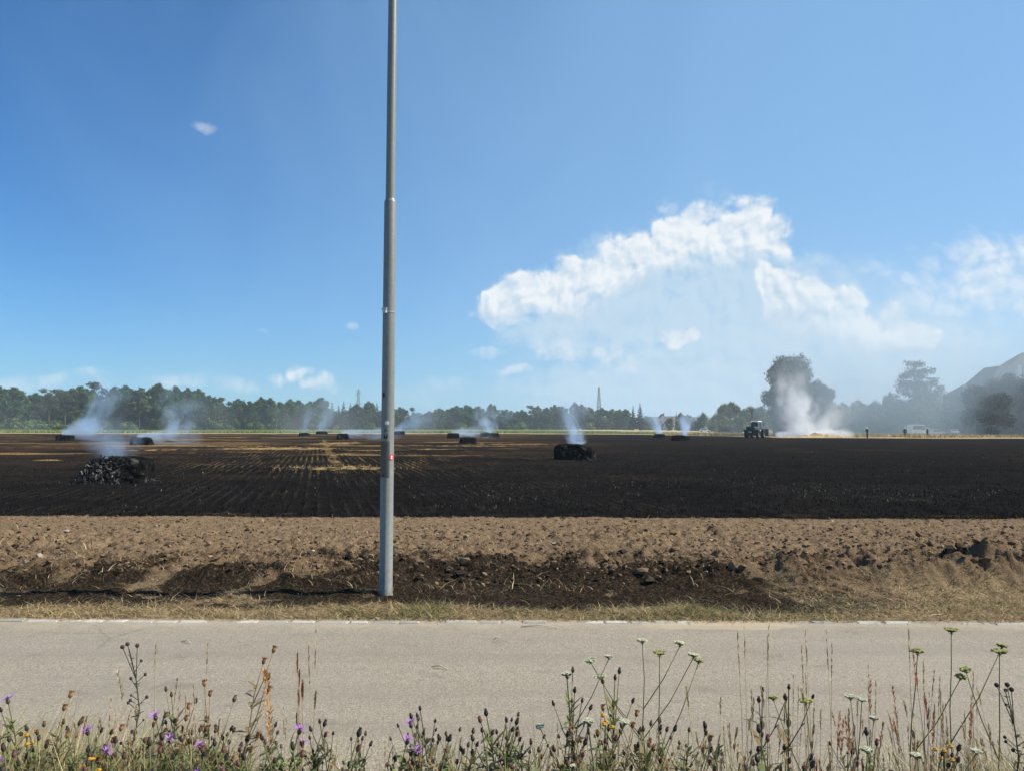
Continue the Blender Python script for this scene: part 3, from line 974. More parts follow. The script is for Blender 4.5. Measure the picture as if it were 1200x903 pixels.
# tall dry meadow grass on the smoky side
n = 42000
X = RNG.uniform(36, 240, n)
Y = yfar(X) + 4 + 62 * RNG.beta(.8, 1.7, n)
c = pick(n, [(.44, .35, .19), (.36, .28, .15), (.50, .42, .26), (.27, .24, .11)], .2)
blades('meadow_grass', np.stack([X, Y, np.zeros(n)], 1), RNG.uniform(.25, .75, n) * (.7 + .7 * fbm(X * .08, Y * .08, 2, 5)), RNG.uniform(.12, .3, n), RNG.uniform(.2, .8, n), c, M_BLADE, 2, label='pale dry meadow grass behind the straw fire')


# ------------------------------------------------------------------ trees
def crown_mesh(clumps, per, leaf, seed, cols, flat=.0, name='crown'):
    """clumps: (x,y,z,rx,rz); leaf-sized faces spread through them, thicker towards the outside"""
    r = np.random.default_rng(seed)
    Vs = []; Cs = []
    vol = np.array([c[3] ** 1.6 for c in clumps]); vol = vol / vol.mean()
    for (x, y, z, rx, rz), k in zip(clumps, vol):
        n = max(8, int(per * k))
        d = r.normal(size=(n, 3)); d /= np.linalg.norm(d, axis=1)[:, None]
        q = r.random(n) ** .42 * r.uniform(.8, 1.18, n)
        lump = .78 + .5 * vn(d[:, 0] * 2.2 + x, d[:, 1] * 2.2 + d[:, 2] * 1.7 + z, seed)
        P = d * (q * lump)[:, None] * np.array([rx, rx, rz]) + np.array([x, y, z])
        nn = d * .8 + r.normal(size=(n, 3)) * .75; nn[:, 2] += .25 + flat; nn /= np.linalg.norm(nn, axis=1)[:, None]
        u = np.cross(nn, r.normal(size=(n, 3))); u /= np.linalg.norm(u, axis=1)[:, None]
        v = np.cross(nn, u)
        s = leaf * r.uniform(.5, 1.25, n)[:, None]
        e = r.uniform(.45, .8, n)[:, None]
        Vs.append(np.stack([P - u * s, P - v * s * e * .6 + u * s * .1, P + u * s, P + v * s * e], 1).reshape(-1, 3))
        base = np.array(cols)[r.integers(0, len(cols))] * r.uniform(.72, 1.45)
        c = base[None] * r.uniform(.75, 1.25, (n, 1))
        Cs.append(np.repeat(c, 4, 0))
    V = np.concatenate(Vs); C = np.concatenate(Cs)
    return V, np.arange(len(V)).reshape(-1, 4), C


M_BARK = plain('bark', (.085, .07, .055), .95, .1, .4, 3)


def trunk_mb(h, r, limbs, seed):
    rr = random.Random(seed); mb = MB()
    top = Vector((rr.uniform(-.4, .4), rr.uniform(-.4, .4), h))
    pts = [Vector((0, 0, -.2)), Vector((rr.uniform(-.15, .15), rr.uniform(-.15, .15), h * .35)), top * .72 + Vector((rr.uniform(-.3, .3), 0, 0)), top]
    mb.tube(pts, [r * 1.35, r * .95, r * .6, r * .15], 8)
    for x, y, z in limbs:
        e = Vector((x, y, z)); s = pts[1].lerp(pts[2], rr.uniform(.0, .9))
        m_ = s.lerp(e, .5) + Vector((0, 0, rr.uniform(-.2, .5)))
        mb.tube([s, m_, e], [r * .38, r * .24, r * .06], 5)
    return mb


GREEN = [(.034, .074, .016), (.044, .092, .020), (.026, .058, .014), (.058, .102, .024)]


def make_tree(name, label, cat, h, wd_, kind, seed, per=150, leaf=.55, cols=GREEN, group=None, bare=.25):
    rr = random.Random(seed)
    cl = []
    if kind == 'broad':
        k = 52
        for i in range(k):
            t = (i + rr.random()) / k
            z = h * (bare + (1 - bare) * (.05 + .86 * t))
            prof = (.80 + .2 * t / .4) if t < .4 else math.sqrt(max(.02, 1 - ((t - .4) / .70) ** 2))
            prof *= rr.uniform(.8, 1.12)
            a = i * 2.4 + rr.uniform(-.6, .6); q = wd_ * .5 * prof * math.sqrt(rr.uniform(.15, 1)) * .86
            s = wd_ * rr.uniform(.08, .155)
            cl.append((q * math.cos(a), q * math.sin(a), z - s * .3, s, s * rr.uniform(.7, 1.0)))
        cl.append((0, 0, h * .93, wd_ * .11, wd_ * .11))
    elif kind == 'open':       # loose crown with sky gaps
        for i in range(18):
            t = rr.random() ** .8
            z = h * (bare + (1 - bare) * (.1 + .85 * t))
            prof = math.sin(PI * min(1, .2 + .72 * t)) ** .6
            a = rr.uniform(0, 2 * PI); q = wd_ * .5 * prof * math.sqrt(rr.uniform(.2, 1)) * .95
            s = wd_ * rr.uniform(.09, .16)
            cl.append((q * math.cos(a), q * math.sin(a), z, s, s * .75))
    elif kind == 'spruce':
        for i in range(26):
            t = i / 25
            z = h * (.06 + .92 * t); q = wd_ * .5 * (1 - t) ** .85
            a = i * 2.4; s = max(.25, q * .62)
            cl.append((q * .55 * math.cos(a), q * .55 * math.sin(a), z, s, s * .55))
    elif kind == 'layered':    # cedar-like plates of foliage with gaps between
        for lv in range(7):
            t = lv / 6; z = h * (.34 + .63 * t)
            R = wd_ * .5 * (.78 + .28 * math.sin(PI * t * .9 + .25) - .42 * t ** 3)
            m_ = 8 if lv < 6 else 3
            for j in range(m_):
                a = 2 * PI * j / m_ + lv * .7 + rr.uniform(-.2, .2); q = R * rr.uniform(.4, .92)
                s = wd_ * rr.uniform(.085, .14)
                cl.append((q * math.cos(a), q * math.sin(a), z + rr.uniform(-.05, .05) * h, s * 1.25, s * .55))
        for j in range(5):
            cl.append((rr.uniform(-1, 1), rr.uniform(-1, 1), h * rr.uniform(.5, .95), wd_ * .12, wd_ * .1))
    elif kind == 'column':     # tall, ivy-clad and rather solid
        for i in range(46):
            t = i / 45
            z = h * (.04 + .90 * t)
            R = wd_ * .5 * (.74 + .34 * math.sin(PI * min(1, t * 1.05)) ** 1.0 if t < .72 else 1.05 * math.sqrt(max(.05, 1 - ((t - .72) / .32) ** 2)))
            a = i * 2.4 + rr.uniform(-.4, .4); q = R * math.sqrt(rr.uniform(.15, .8))
            s = wd_ * rr.uniform(.14, .24)
            cl.append((q * math.cos(a), q * math.sin(a), z, s, s * .9))
    elif kind == 'bush':
        for i in range(20):
            a = rr.uniform(0, 2 * PI); t = rr.random()
            R = wd_ * .5 * math.cos(t * 1.35); q = R * math.sqrt(rr.random()) * .85
            s = wd_ * rr.uniform(.12, .2)
            cl.append((q * math.cos(a), q * math.sin(a), h * (.12 + .72 * t), s, s * .8))
    V, f, C = crown_mesh(cl, per, leaf, seed, cols)
    root = thing(name, label, cat, group=group)
    mesh('crown', V, f, None, M_LEAF, root, False, {'Col': C})
    big = sorted(cl, key=lambda c: -c[3])[:7]
    trunk_mb(h * (.9 if kind in ('spruce', 'layered', 'column') else .72), max(.12, h * .017), [(c[0] * .8, c[1] * .8, c[2]) for c in big] if kind not in ('spruce',) else [], seed).build('trunk', M_BARK, root, True)
    root['_h'] = h; root['_w'] = wd_
    return root


USED = {}


def plant_tree(proto, px, top, d, wpx=None, label=None, group=None, rz=None):
    """a tree whose top is seen at height `top`, d metres away"""
    b = at(px, 500, d); tp = at(px, top, d).z
    sc = tp / proto['_h']
    sw = sc if wpx is None else (wpx / F * d) / proto['_w']
    rz = random.uniform(0, 6.28) if rz is None else rz
    if not USED.get(proto.name):
        USED[proto.name] = 1
        proto.location = (b.x, b.y, 0); proto.rotation_euler = (0, 0, rz); proto.scale = (sw, sw, sc)
        if label: proto['label'] = label
        if group: proto['group'] = group
        return proto
    return dup(proto, (b.x, b.y, 0), rz, (sw, sw, sc), label, group)


WOOD = 'trees along the edge of the wood'
BLUE = [(.024, .056, .019), (.032, .070, .022), (.018, .042, .015), (.040, .074, .022)]
T1 = make_tree('broadleaf_tree', 'dark green broadleaf tree with a dense lumpy crown at the wood edge', 'tree', 19, 13, 'broad', 11, per=210, group=WOOD, bare=.0)
T2 = make_tree('broadleaf_tree', 'dark green broadleaf tree with a dense lumpy crown at the wood edge', 'tree', 20, 12, 'broad', 12, per=210, cols=BLUE, group=WOOD, bare=.0)
T3 = make_tree('open_tree', 'tall tree with a loose airy crown standing above the wood edge', 'tree', 21, 11, 'open', 13, per=110, leaf=.45, group=WOOD, bare=.3, cols=[(.055, .066, .032), (.045, .058, .026), (.064, .070, .038)])
T4 = make_tree('broadleaf_tree', 'dark green broadleaf tree with a dense lumpy crown at the wood edge', 'tree', 17, 13, 'broad', 14, cols=[(.040, .082, .017), (.054, .104, .022), (.030, .064, .014)], per=210, group=WOOD, bare=.0)
T5 = make_tree('spruce_tree', 'dark pointed spruce rising out of the wood', 'tree', 20, 6.5, 'spruce', 15, per=110, leaf=.42, cols=[(.018, .030, .018), (.022, .036, .02)], group='spruces in the wood')
T6 = make_tree('edge_bush', 'bright green bush at the foot of the wood', 'bush', 5, 7, 'bush', 16, per=110, leaf=.4, cols=[(.12, .17, .04), (.09, .13, .034), (.15, .19, .055)], group='bushes at the foot of the wood')

rr = random.Random(21)
top_line = [(0, 453), (25, 456), (45, 460), (62, 455), (85, 455), (112, 450), (135, 453), (160, 455), (180, 452), (205, 452), (228, 454), (245, 462), (262, 464), (285, 468), (308, 465), (330, 468), (352, 467), (372, 468), (395, 473),
            (420, 473), (445, 474), (470, 477), (490, 481), (512, 480), (535, 475), (555, 474), (575, 475), (598, 481), (620, 477), (640, 478), (658, 473), (678, 474), (698, 479), (712, 475), (727, 478)]
tx = [p[0] for p in top_line]; ty = [p[1] for p in top_line]


def wood_d(px):
    return float(np.interp(px, [-60, 60, 240, 420, 560, 740], [300, 320, 370, 440, 520, 600]))


px = -36.0; i = 0
while px < 738:
    d = wood_d(px) + rr.uniform(-8, 14)
    tp = float(np.interp(px, tx, ty)) + rr.uniform(-3.2, 3.0)
    k = rr.random()
    pr = T1 if k < .36 else T2 if k < .66 else T4 if k < .95 else T3
    wpx = (11.5 + rr.uniform(-2, 3)) / d * F
    if 385 < px < 470:
        pr = T5 if rr.random() < .55 else T4
        if pr is T5: tp -= 1
        wpx = (7 if pr is T5 else 11) / d * F
    plant_tree(pr, px, tp + (-1 if pr is T3 else 0), d, wpx)
    px += wpx * rr.uniform(.42, .66); i += 1
# a second rank behind, filling the gaps lower down
px = -30.0
while px < 745:
    d = wood_d(px) + rr.uniform(22, 40)
    wpx = 13 / d * F
    plant_tree(rr.choice((T1, T2, T4)), px, float(np.interp(px, tx, ty)) + rr.uniform(3, 8), d, wpx)
    px += wpx * .8
# trees that stand out along the front
for px, tp in ((57, 455), (76, 456), (163, 457)):
    plant_tree(T3, px, tp, wood_d(px) - 14, 30, 'slender pale trunked tree with an airy crown in front of the dark wood', WOOD)
for px, tp, w in ((15, 488, 26), (42, 490, 30), (8, 492, 22), (66, 491, 26), (94, 491, 30), (30, 492, 24), (122, 492, 24), (150, 493, 22), (222, 494, 22), (300, 493, 24), (262, 494, 22), (540, 494, 18), (610, 493, 20), (690, 494, 16), (435, 494, 16)):
    plant_tree(T6, px, tp, wood_d(px) - 17, w)
WB = make_tree('round_bush', 'round pale grey green bush against the dark wood edge', 'bush', 7, 9, 'bush', 17, per=170, leaf=.3, cols=[(.17, .19, .11), (.14, .16, .09)])
plant_tree(WB, 197, 480, wood_d(197) - 18, 25)
YB = make_tree('yellow_bush', 'small yellow green shrub before the wood beside the pylon', 'bush', 3.4, 5, 'bush', 18, per=60, leaf=.3, cols=[(.22, .21, .07), (.18, .17, .06)])
plant_tree(YB, 394, 497, 400, 9)
YB2 = dup(YB, (*at(88, 500, 290).xy, 0), 1.0, .9, 'small ochre yellow shrub at the wood edge above a smoking bale')

for px, tp, w, lb in ((742, 475, 12, 'dark narrow spruce with a twin tip at the end of the wood'), (750, 472, 15, 'dark broad pointed spruce last in the line of trees')):
    plant_tree(T5, px, tp, 470, w, lb)
plant_tree(T4, 757, 487, 520, 20)
plant_tree(T1, 730, 482, 540, 24)

# trees around the far houses
FARG = 'small trees around the far houses'
plant_tree(T5, 792.5, 481, 480, 5, 'tiny pointed conifer beside the far red roofed house', 'spruces in the wood')
for px, tp, w, d in ((798, 483, 11, 450), (806, 485, 14, 500), (785, 489, 10, 470), (763, 491, 14, 520), (774, 492, 8, 520), (815, 492, 16, 430), (836, 490, 14, 420)):
    plant_tree(rr.choice((T1, T4)), px, tp, d, w, 'small round tree among the far houses beyond the meadow', FARG)
DOM = make_tree('round_tree', 'broad dome shaped tree beyond the meadow between far houses and the green hedge trees', 'tree', 9, 16, 'bush', 19, per=170, leaf=.45)
plant_tree(DOM, 824, 483, 380, 21)

# green trees by the loader
HG = 'leafy trees between the meadow and the wheel loader'
A1 = make_tree('broadleaf_tree', 'spreading light green tree behind the loader with a visible trunk', 'tree', 8.5, 11, 'broad', 31, per=260, leaf=.32, cols=[(.085, .12, .04), (.07, .10, .034), (.105, .135, .05)], bare=.08)
plant_tree(A1, 857, 472, 235, 42)
A2 = make_tree('broadleaf_tree', 'lower bushy green tree beside the spreading tree behind the loader', 'tree', 6, 9, 'bush', 32, per=200, leaf=.28, cols=[(.09, .13, .038), (.075, .11, .03)])
plant_tree(A2, 843, 484, 225, 34)
plant_tree(A1, 879, 477, 245, 34, 'rounded green tree directly behind the wheel loader')
plant_tree(A2, 893, 476, 250, 30, 'grey green tree in the smoke between loader and tall ivy tree')
plant_tree(A2, 866, 487, 222, 30, 'low green bush right under the spreading tree')

# tall ivy-clad tree and its lower neighbour
IV = [(.028, .042, .020), (.036, .050, .024), (.022, .034, .016)]
B1 = make_tree('ivy_tree', 'tall bulky tree with a lumpy ivy clad crown behind the white smoke', 'tree', 18, 11.2, 'column', 41, per=900, leaf=.34, cols=IV)
plant_tree(B1, 926, 420, 178, 47, rz=.6)
B2 = make_tree('ivy_tree', 'shorter rounded tree leaning against the tall ivy clad tree', 'tree', 11, 8, 'column', 42, per=700, leaf=.34, cols=IV)
plant_tree(B2, 961, 450, 180, 30)

# misty trees to the house
C1 = make_tree('layered_tree', 'tall dark cedar with tiered ragged boughs in front of a hipped roof', 'tree', 17, 14, 'layered', 43, per=150, leaf=.32, cols=[(.028, .04, .024), (.022, .034, .02)])
plant_tree(C1, 1074, 427, 190, 56, rz=.3)
MG = 'trees blurred by the drifting smoke'
D1 = make_tree('broadleaf_tree', 'rounded tree greyed by smoke between the ivy tree and the cedar', 'tree', 9, 9, 'broad', 44, per=230, leaf=.36, group=MG, bare=.05)
for px, tp, w, d in ((988, 473, 26, 195), (1007, 470, 30, 200), (1026, 471, 28, 198), (1044, 462, 24, 186), (1052, 472, 32, 182), (996, 484, 30, 186), (1030, 484, 34, 184)):
    plant_tree(D1, px, tp, d, w, group=MG)
for px, tp, w, d in ((1072, 470, 40, 184), (1096, 474, 36, 182), (1110, 474, 36, 179), (1086, 484, 40, 177), (1122, 476, 34, 181)):
    plant_tree(D1, px, tp, d, w, 'rounded tree greyed by smoke below the cedar and the hipped roof', MG)
E1 = make_tree('garden_tree', 'large dark spreading bush in front of the big farmhouse', 'bush', 8, 9, 'bush', 45, per=420, leaf=.26, cols=[(.022, .034, .020), (.028, .04, .024)])
plant_tree(E1, 1146, 448, 160, 66)
E2 = make_tree('garden_tree', 'tall leafy tree covering the wall of the big farmhouse', 'tree', 8, 9, 'broad', 46, per=380, leaf=.26, cols=[(.03, .042, .024), (.024, .036, .02)], bare=.05)
plant_tree(E2, 1182, 441, 161, 72)
plant_tree(E1, 1168, 458, 155, 66, 'broad low bush between the dark bush and the farmhouse tree')
plant_tree(E2, 1212, 446, 157, 58, 'leafy tree at the picture edge before the farmhouse')
# ------------------------------------------------------------------ street-light pole
def steel_fn(n, b):
    p = n.objc()
    b.inputs['Metallic'].default_value = .12
    x, y, z = n.sep(p)
    st = n.noise(n.comb(n.m('MULTIPLY', x, 40), n.m('MULTIPLY', y, 40), n.m('MULTIPLY', z, 1.5)), 1, 4, .6)
    sp = n.vor(p, 45, 'F1', out='Color')
    bw = n.new('ShaderNodeRGBToBW'); n.put(bw.inputs[0], sp)
    c = n.mix(n.m('MULTIPLY_ADD', st, .7, n.m('MULTIPLY', bw.outputs[0], .3)), (.135, .142, .132), (.275, .283, .262))
    low = n.m('MULTIPLY', n.ss(z, .45, .0), n.ss(n.noise(p, 14, 4, .7), .4, .65))
    return n.mix(n.m('MULTIPLY', low, .6), c, (.14, .11, .08))


M_STEEL = material('galvanised_steel', steel_fn, .42, .35)
pb = gnd(452, 697)
pole = thing('lamp_pole', 'tall grey galvanised steel lamp pole with stickers beside the road', 'lamp pole', (pb.x, pb.y, 0))
zs = at(457.5, 236, pb.y).z
mb = MB()
R0, R1 = .066, .060
mb.lathe([(R0 + .004, -.3), (R0 + .004, .015), (R0, .02), (R0 * .5 + R1 * .5, zs * .5), (R1, zs - .012), (R1 * .97, zs - .002), (R1 * .86, zs + .006), (R1 * .80, zs + .022)], 48)
mb.build('lower_shaft', M_STEEL, pole, True)
mb = MB()
r2 = R1 * .78
mb.lathe([(r2, zs + .018), (r2 * .97, zs + 1.5), (r2 * .80, 7.6)], 40)
mb.tube([(0, 0, 7.55), (0, .0, 7.75), (.0, -.25, 7.9), (0, -.9, 7.98)], [.035, .035, .033, .03], 12)
us = mb.build('upper_shaft', M_STEEL, pole, True)
mb = MB(); mb.box((0, -1.2, 7.97), (.30, .62, .10), taper=.7)
bevel(mb.build('lamp_head', plain('lamp_grey', (.3, .31, .32), .5), pole), .03, 3)
mb = MB(); mb.box((0, -1.2, 7.912), (.22, .46, .02)); mb.build('lamp_glass', plain('lamp_lens', (.6, .6, .58), .2, .5, .05), pole)


def rat(z):
    return R0 + (R1 - R0) * z / zs


def band(name, z0, z1, mat, a0, a1, off=.0015, n=24, hole=None):
    """a thin wrap lying on the shaft between two angles (0 = towards the road, + = towards the sun)"""
    m_ = MB(); V = []; f = []
    for i in range(n + 1):
        a = rad(-90) + rad(a0 + (a1 - a0) * i / n)
        for z in (z0, z1):
            r = rat(z) + off
            V.append((r * math.cos(a), r * math.sin(a), z))
    for i in range(n):
        f.append((2 * i, 2 * i + 2, 2 * i + 3, 2 * i + 1))
    m_.add(V, f)
    return m_.build(name, mat, pole, True)


def disc_on(name, z, a, r, mat, off=.003, n=28, inner=None, sy=1.0):
    m_ = MB(); V = []; f = []
    for k, q in enumerate((0.0001, .33, .66, 1.0)):
        for i in range(n):
            t = 2 * PI * i / n
            aa = rad(-90 + a) + q * r * math.cos(t) / rat(z)
            zz = z + q * r * math.sin(t) * sy
            R = rat(zz) + off
            V.append((R * math.cos(aa), R * math.sin(aa), zz))
    for k in range(3):
        for i in range(n):
            f.append((k * n + i, k * n + (i + 1) % n, (k + 1) * n + (i + 1) % n, (k + 1) * n + i))
    m_.add(V, f)
    return m_.build(name, mat, pole, True)


def zpx(py):
    return at(454, py, pb.y - .06).z


M_DARKST = plain('old_tape', (.115, .115, .10), .75, .2, .2, 20)
M_BLK = plain('black_paint', (.012, .012, .013), .6, .3, .2, 20)
M_WHITE = plain('white_sticker', (.72, .73, .70), .45, .4, .06, 12)
M_RED = plain('red_sticker', (.55, .035, .045), .5, .4, .12, 12)
band('tape_wrap', zpx(559), zpx(516.5), M_DARKST, -110, 28)
disc_on('white_sticker', zpx(495), 3, .021, M_WHITE)
rs = disc_on('red_sticker', zpx(535), 50, .030, M_RED, .0035)
# pale figure on the red sticker
m_ = MB()
for dz, w in ((.013, .006), (.004, .011), (-.006, .005), (-.014, .010)):
    z = zpx(535) + dz
    V = []
    for s in (-1, 1):
        for zz in (z - .0045, z + .0045):
            a = rad(-90 + 47) + s * w / rat(z); R = rat(zz) + .005
            V.append((R * math.cos(a), R * math.sin(a), zz))
    m_.add(V, [(0, 2, 3, 1)])
m_.build('pale_figure', M_WHITE, rs)
# black worn lettering under the white dot: a small block over a larger one
for z0, z1, a0, a1 in ((505.5, 502.5, -14, 16), (513, 508.2, -20, 14), (503, 501.3, -6, 4)):
    pass
m_ = MB()
def mark(py0, py1, a0, a1):
    V = []
    for a in (a0, a1):
        for py in (py0, py1):
            z = zpx(py); R = rat(z) + .002
            V.append((R * math.cos(rad(-90 + a)), R * math.sin(rad(-90 + a)), z))
    m_.add(V, [(0, 2, 3, 1)])
for a in ((505.0, 503.6, -22, 8), (503.6, 501.6, -12, -4), (509.6, 508.2, -26, 10), (513.2, 509.6, -26, -14), (513.2, 511.6, -14, -4), (513.2, 509.6, -2, 10)):
    mark(*a)
m_.build('worn_lettering', M_BLK, pole)
m_ = MB(); mark(557.5, 555.2, -30, -16); m_.build('tape_hole', M_BLK, pole)
disc_on('cable_hole', at(452, 462.5, pb.y - .06).z, -32, .012, M_BLK, .0015, sy=2.2)
# small strap with a bracket
zc = at(456, 365, pb.y - .06).z
m_ = MB()
for i in range(33):
    pass
band('strap', zc - .008, zc + .008, plain('strap_steel', (.42, .43, .42), .4, .5, .1, 10, .6), -180, 180, .003, 48)
m_ = MB()
a = rad(-90 - 22); R = rat(zc)
Mz = Matrix.Rotation(a, 4, 'Z')
m_.box((math.cos(a) * (R + .018), math.sin(a) * (R + .018), zc + .006), (.03, .036, .05), Mz)
m_.box((math.cos(a) * (R + .03), math.sin(a) * (R + .03), zc + .022), (.012, .06, .022), Mz)
bevel(m_.build('bracket', plain('zinc', (.5, .5, .48), .45, .5, .1, 10, .4), pole), .004, 2)


# ------------------------------------------------------------------ burnt straw bales
def char_fn(n, b):
    p = n.objc(); g_ = n.pos()
    oi = n.new('ShaderNodeObjectInfo').outputs['Random']
    x, y, z = n.sep(p)
    lay = n.noise(n.comb(n.m('MULTIPLY', x, 8), n.m('MULTIPLY', y, 8), n.m('MULTIPLY', z, 11)), 1, 4, .65)
    fine = n.noise(p, 28, 4, .7)
    v = n.m('ADD', n.m('MULTIPLY', lay, .5), n.m('MULTIPLY', fine, .5))
    c = n.ramp(v, [(.32, (.003, .003, .003)), (.52, (.008, .0075, .0075)), (.72, (.030, .028, .026))])
    ash = n.m('MULTIPLY', n.ss(n.noise(p, 3.2, 5, .7), .53, .68), n.attr('ash'))
    c = n.mix(ash, c, n.mix(fine, (.05, .048, .045), (.27, .26, .25)))
    bump(n, b, v, .9, .05)
    return c


M_CHARB = material('charred_straw', char_fn, 1.0, 0)
M_ASH = material('ash_flakes', vcol_fn(25, .45, (.02, .02, .02)), 1.0, 0)


def bale(name, label, px0, px1, ytop, ybase, seed, rz=.25, slump=0.0, ash=.3, depth=1.1, cave=0.0, group='charred bales scattered over the burnt field'):
    c0 = gnd((px0 + px1) / 2, ybase)
    L = (px1 - px0) / F * c0.y / (abs(math.cos(rz)) + .18 * abs(math.sin(rz)))
    hgt = (ybase - ytop) / F * c0.y * 1.02 + .02
    r = np.random.default_rng(seed)
    nx, ny, nz = 34, 20, 14
    root = thing(name, label, 'straw bale', (c0.x, c0.y + depth * .45, 0), rz, group)
    V = []; idx = {}
    f = []
    def vid(i, j, k):
        if (i, j, k) not in idx:
            idx[(i, j, k)] = len(V); V.append((i / nx * 2 - 1, j / ny * 2 - 1, k / nz))
        return idx[(i, j, k)]
    for i in range(nx):
        for j in range(ny):
            f.append((vid(i, j, nz), vid(i + 1, j, nz), vid(i + 1, j + 1, nz), vid(i, j + 1, nz)))
    for i in range(nx):
        for k in range(nz):
            f.append((vid(i, 0, k), vid(i + 1, 0, k), vid(i + 1, 0, k + 1), vid(i, 0, k + 1)))
            f.append((vid(i + 1, ny, k), vid(i, ny, k), vid(i, ny, k + 1), vid(i + 1, ny, k + 1)))
    for j in range(ny):
        for k in range(nz):
            f.append((vid(0, j + 1, k), vid(0, j, k), vid(0, j, k + 1), vid(0, j + 1, k + 1)))
            f.append((vid(nx, j, k), vid(nx, j + 1, k), vid(nx, j + 1, k + 1), vid(nx, j, k + 1)))
    V = np.array(V)
    # round the box
    x, y, z = V[:, 0], V[:, 1], V[:, 2]
    zz = (z - .5) * 2
    p_ = 4.5
    m_ = (np.abs(x) ** p_ + np.abs(y) ** p_ + np.maximum(zz, 0) ** p_) ** (1 / p_)
    mx = np.maximum(np.maximum(np.abs(x), np.abs(y)), np.maximum(zz, 0))
    k = np.where(m_ > 1e-6, mx / np.maximum(m_, 1e-6), 1)
    x = x * (1 - (1 - k) * 1.0); y = y * k; z = .5 + zz * np.where(zz > 0, k, 1) * .5
    flare = 1 + .10 * (1 - z) ** 2
    X = x * L / 2 * flare; Y = y * depth / 2 * flare; Z = z * hgt
    # layered flakes, bulges and burnt-out hollows
    lay = fbm(Z * 7 + seed, X * 5 + Y * 5, 4, seed)
    big = fbm(X * 1.7 + seed, Y * 1.7 + Z * 1.9, 4, seed + 3)
    nrm = np.stack([np.where(np.abs(V[:, 0]) > .99, np.sign(V[:, 0]), 0), np.where(np.abs(V[:, 1]) > .99, np.sign(V[:, 1]), 0), np.where(V[:, 2] > .99, 1, 0)], 1)
    dd = (lay - .5) * .16 + (big - .5) * .22
    X += nrm[:, 0] * dd; Y += nrm[:, 1] * dd; Z += nrm[:, 2] * dd * .5
    sl = sstep(.1, 1.0, -x if slump < 0 else x) * abs(slump)
    Z = Z * (1 - sl * (.30 + .6 * big)) ; Y = Y * (1 + sl * .35) ; X = X * (1 + .18 * sl)
    if cave:
        g_ = np.exp(-(((x - .25) / .42) ** 2 + ((z - .35) / .42) ** 2)) * (y < -.5)
        Y = Y + g_ * cave
    ashv = np.clip(ash + sl * .9 + .5 * (z < .25) * ash, 0, 1)
    mesh('straw_body', np.stack([X, Y, Z - .03], 1), f, None, M_CHARB, root, False, {'ash': ashv})
    # loose flakes fallen round it
    n = int(60 + (1900 if slump < -.5 else 600) * abs(slump))
    a = r.uniform(0, 2 * PI, n); q = r.uniform(.85, 1.25, n)
    fx = np.cos(a) * L / 2 * q; fy = np.sin(a) * depth / 2 * q
    if slump:
        s_ = -1 if slump < 0 else 1
        k_ = int(n * .8)
        fx[:k_] = s_ * L / 2 * r.uniform(.0, 1.28, k_); fy[:k_] = r.uniform(-.75, .5, k_) * depth
    fz_ = np.maximum(0.01, r.uniform(.0, .07, n))
    if slump:
        u = np.clip(1.35 - np.abs(fx) / (L / 2), 0, 1); u2 = np.clip(1 - np.abs(fy) / (depth * .78), 0, 1)
        fz_[:k_] = hgt * .95 * u[:k_] * np.minimum(1, u2[:k_] * 1.8) * r.uniform(.1, 1, k_)
    if slump < -.5:          # the whole broken face has slid forward as flakes
        k2 = slice(0, k_)
        fx[k2] = -L / 2 + L * .66 * r.random(k_) - .18 * L * r.random(k_) ** 2
        u = r.random(k_)
        fy[k2] = -depth * (.44 + .42 * u) + .04 * r.normal(size=k_)
        fz_[k2] = hgt * np.clip(.92 - .95 * u + .08 * r.normal(size=k_), .01, 1) * np.clip((fx[k2] + L * .62) / (L * .25), .1, 1)
    s = r.uniform(.012, .036, n) * (1 + .35 * abs(slump))
    P = np.stack([fx, fy, fz_], 1)
    rot = r.normal(size=(n, 3, 3)); u = rot[:, 0] / np.linalg.norm(rot[:, 0], axis=1)[:, None]
    v = np.cross(u, rot[:, 1]); v /= np.linalg.norm(v, axis=1)[:, None]
    w = np.cross(u, v)
    cor = np.array([(-1, -1, -1), (1, -1, -1), (1, 1, -1), (-1, 1, -1), (-1, -1, 1), (1, -1, 1), (1, 1, 1), (-1, 1, 1)]) * np.array([1.5, .55, .16])
    VV = P[:, None] + s[:, None, None] * (cor[None, :, 0:1] * u[:, None] + cor[None, :, 1:2] * v[:, None] + cor[None, :, 2:3] * w[:, None]) * r.uniform(.6, 1.25, (n, 8, 1))
    q6 = np.array([(0, 3, 2, 1), (4, 5, 6, 7), (0, 1, 5, 4), (1, 2, 6, 5), (2, 3, 7, 6), (3, 0, 4, 7)])
    pale = r.random(n) < (.50 if slump else .3)
    g_ = np.where(pale, .025 + .17 * r.random(n) ** 2.2, r.uniform(.008, .04, n))
    C = np.repeat(np.stack([g_, g_ * .985, g_ * .96], 1), 8, 0)
    k = mesh('ash', VV.reshape(-1, 3), (np.arange(n)[:, None, None] * 8 + q6).reshape(-1, 4), None, M_ASH, root, False, {'Col': C})
    k['kind'] = 'stuff'
    return root


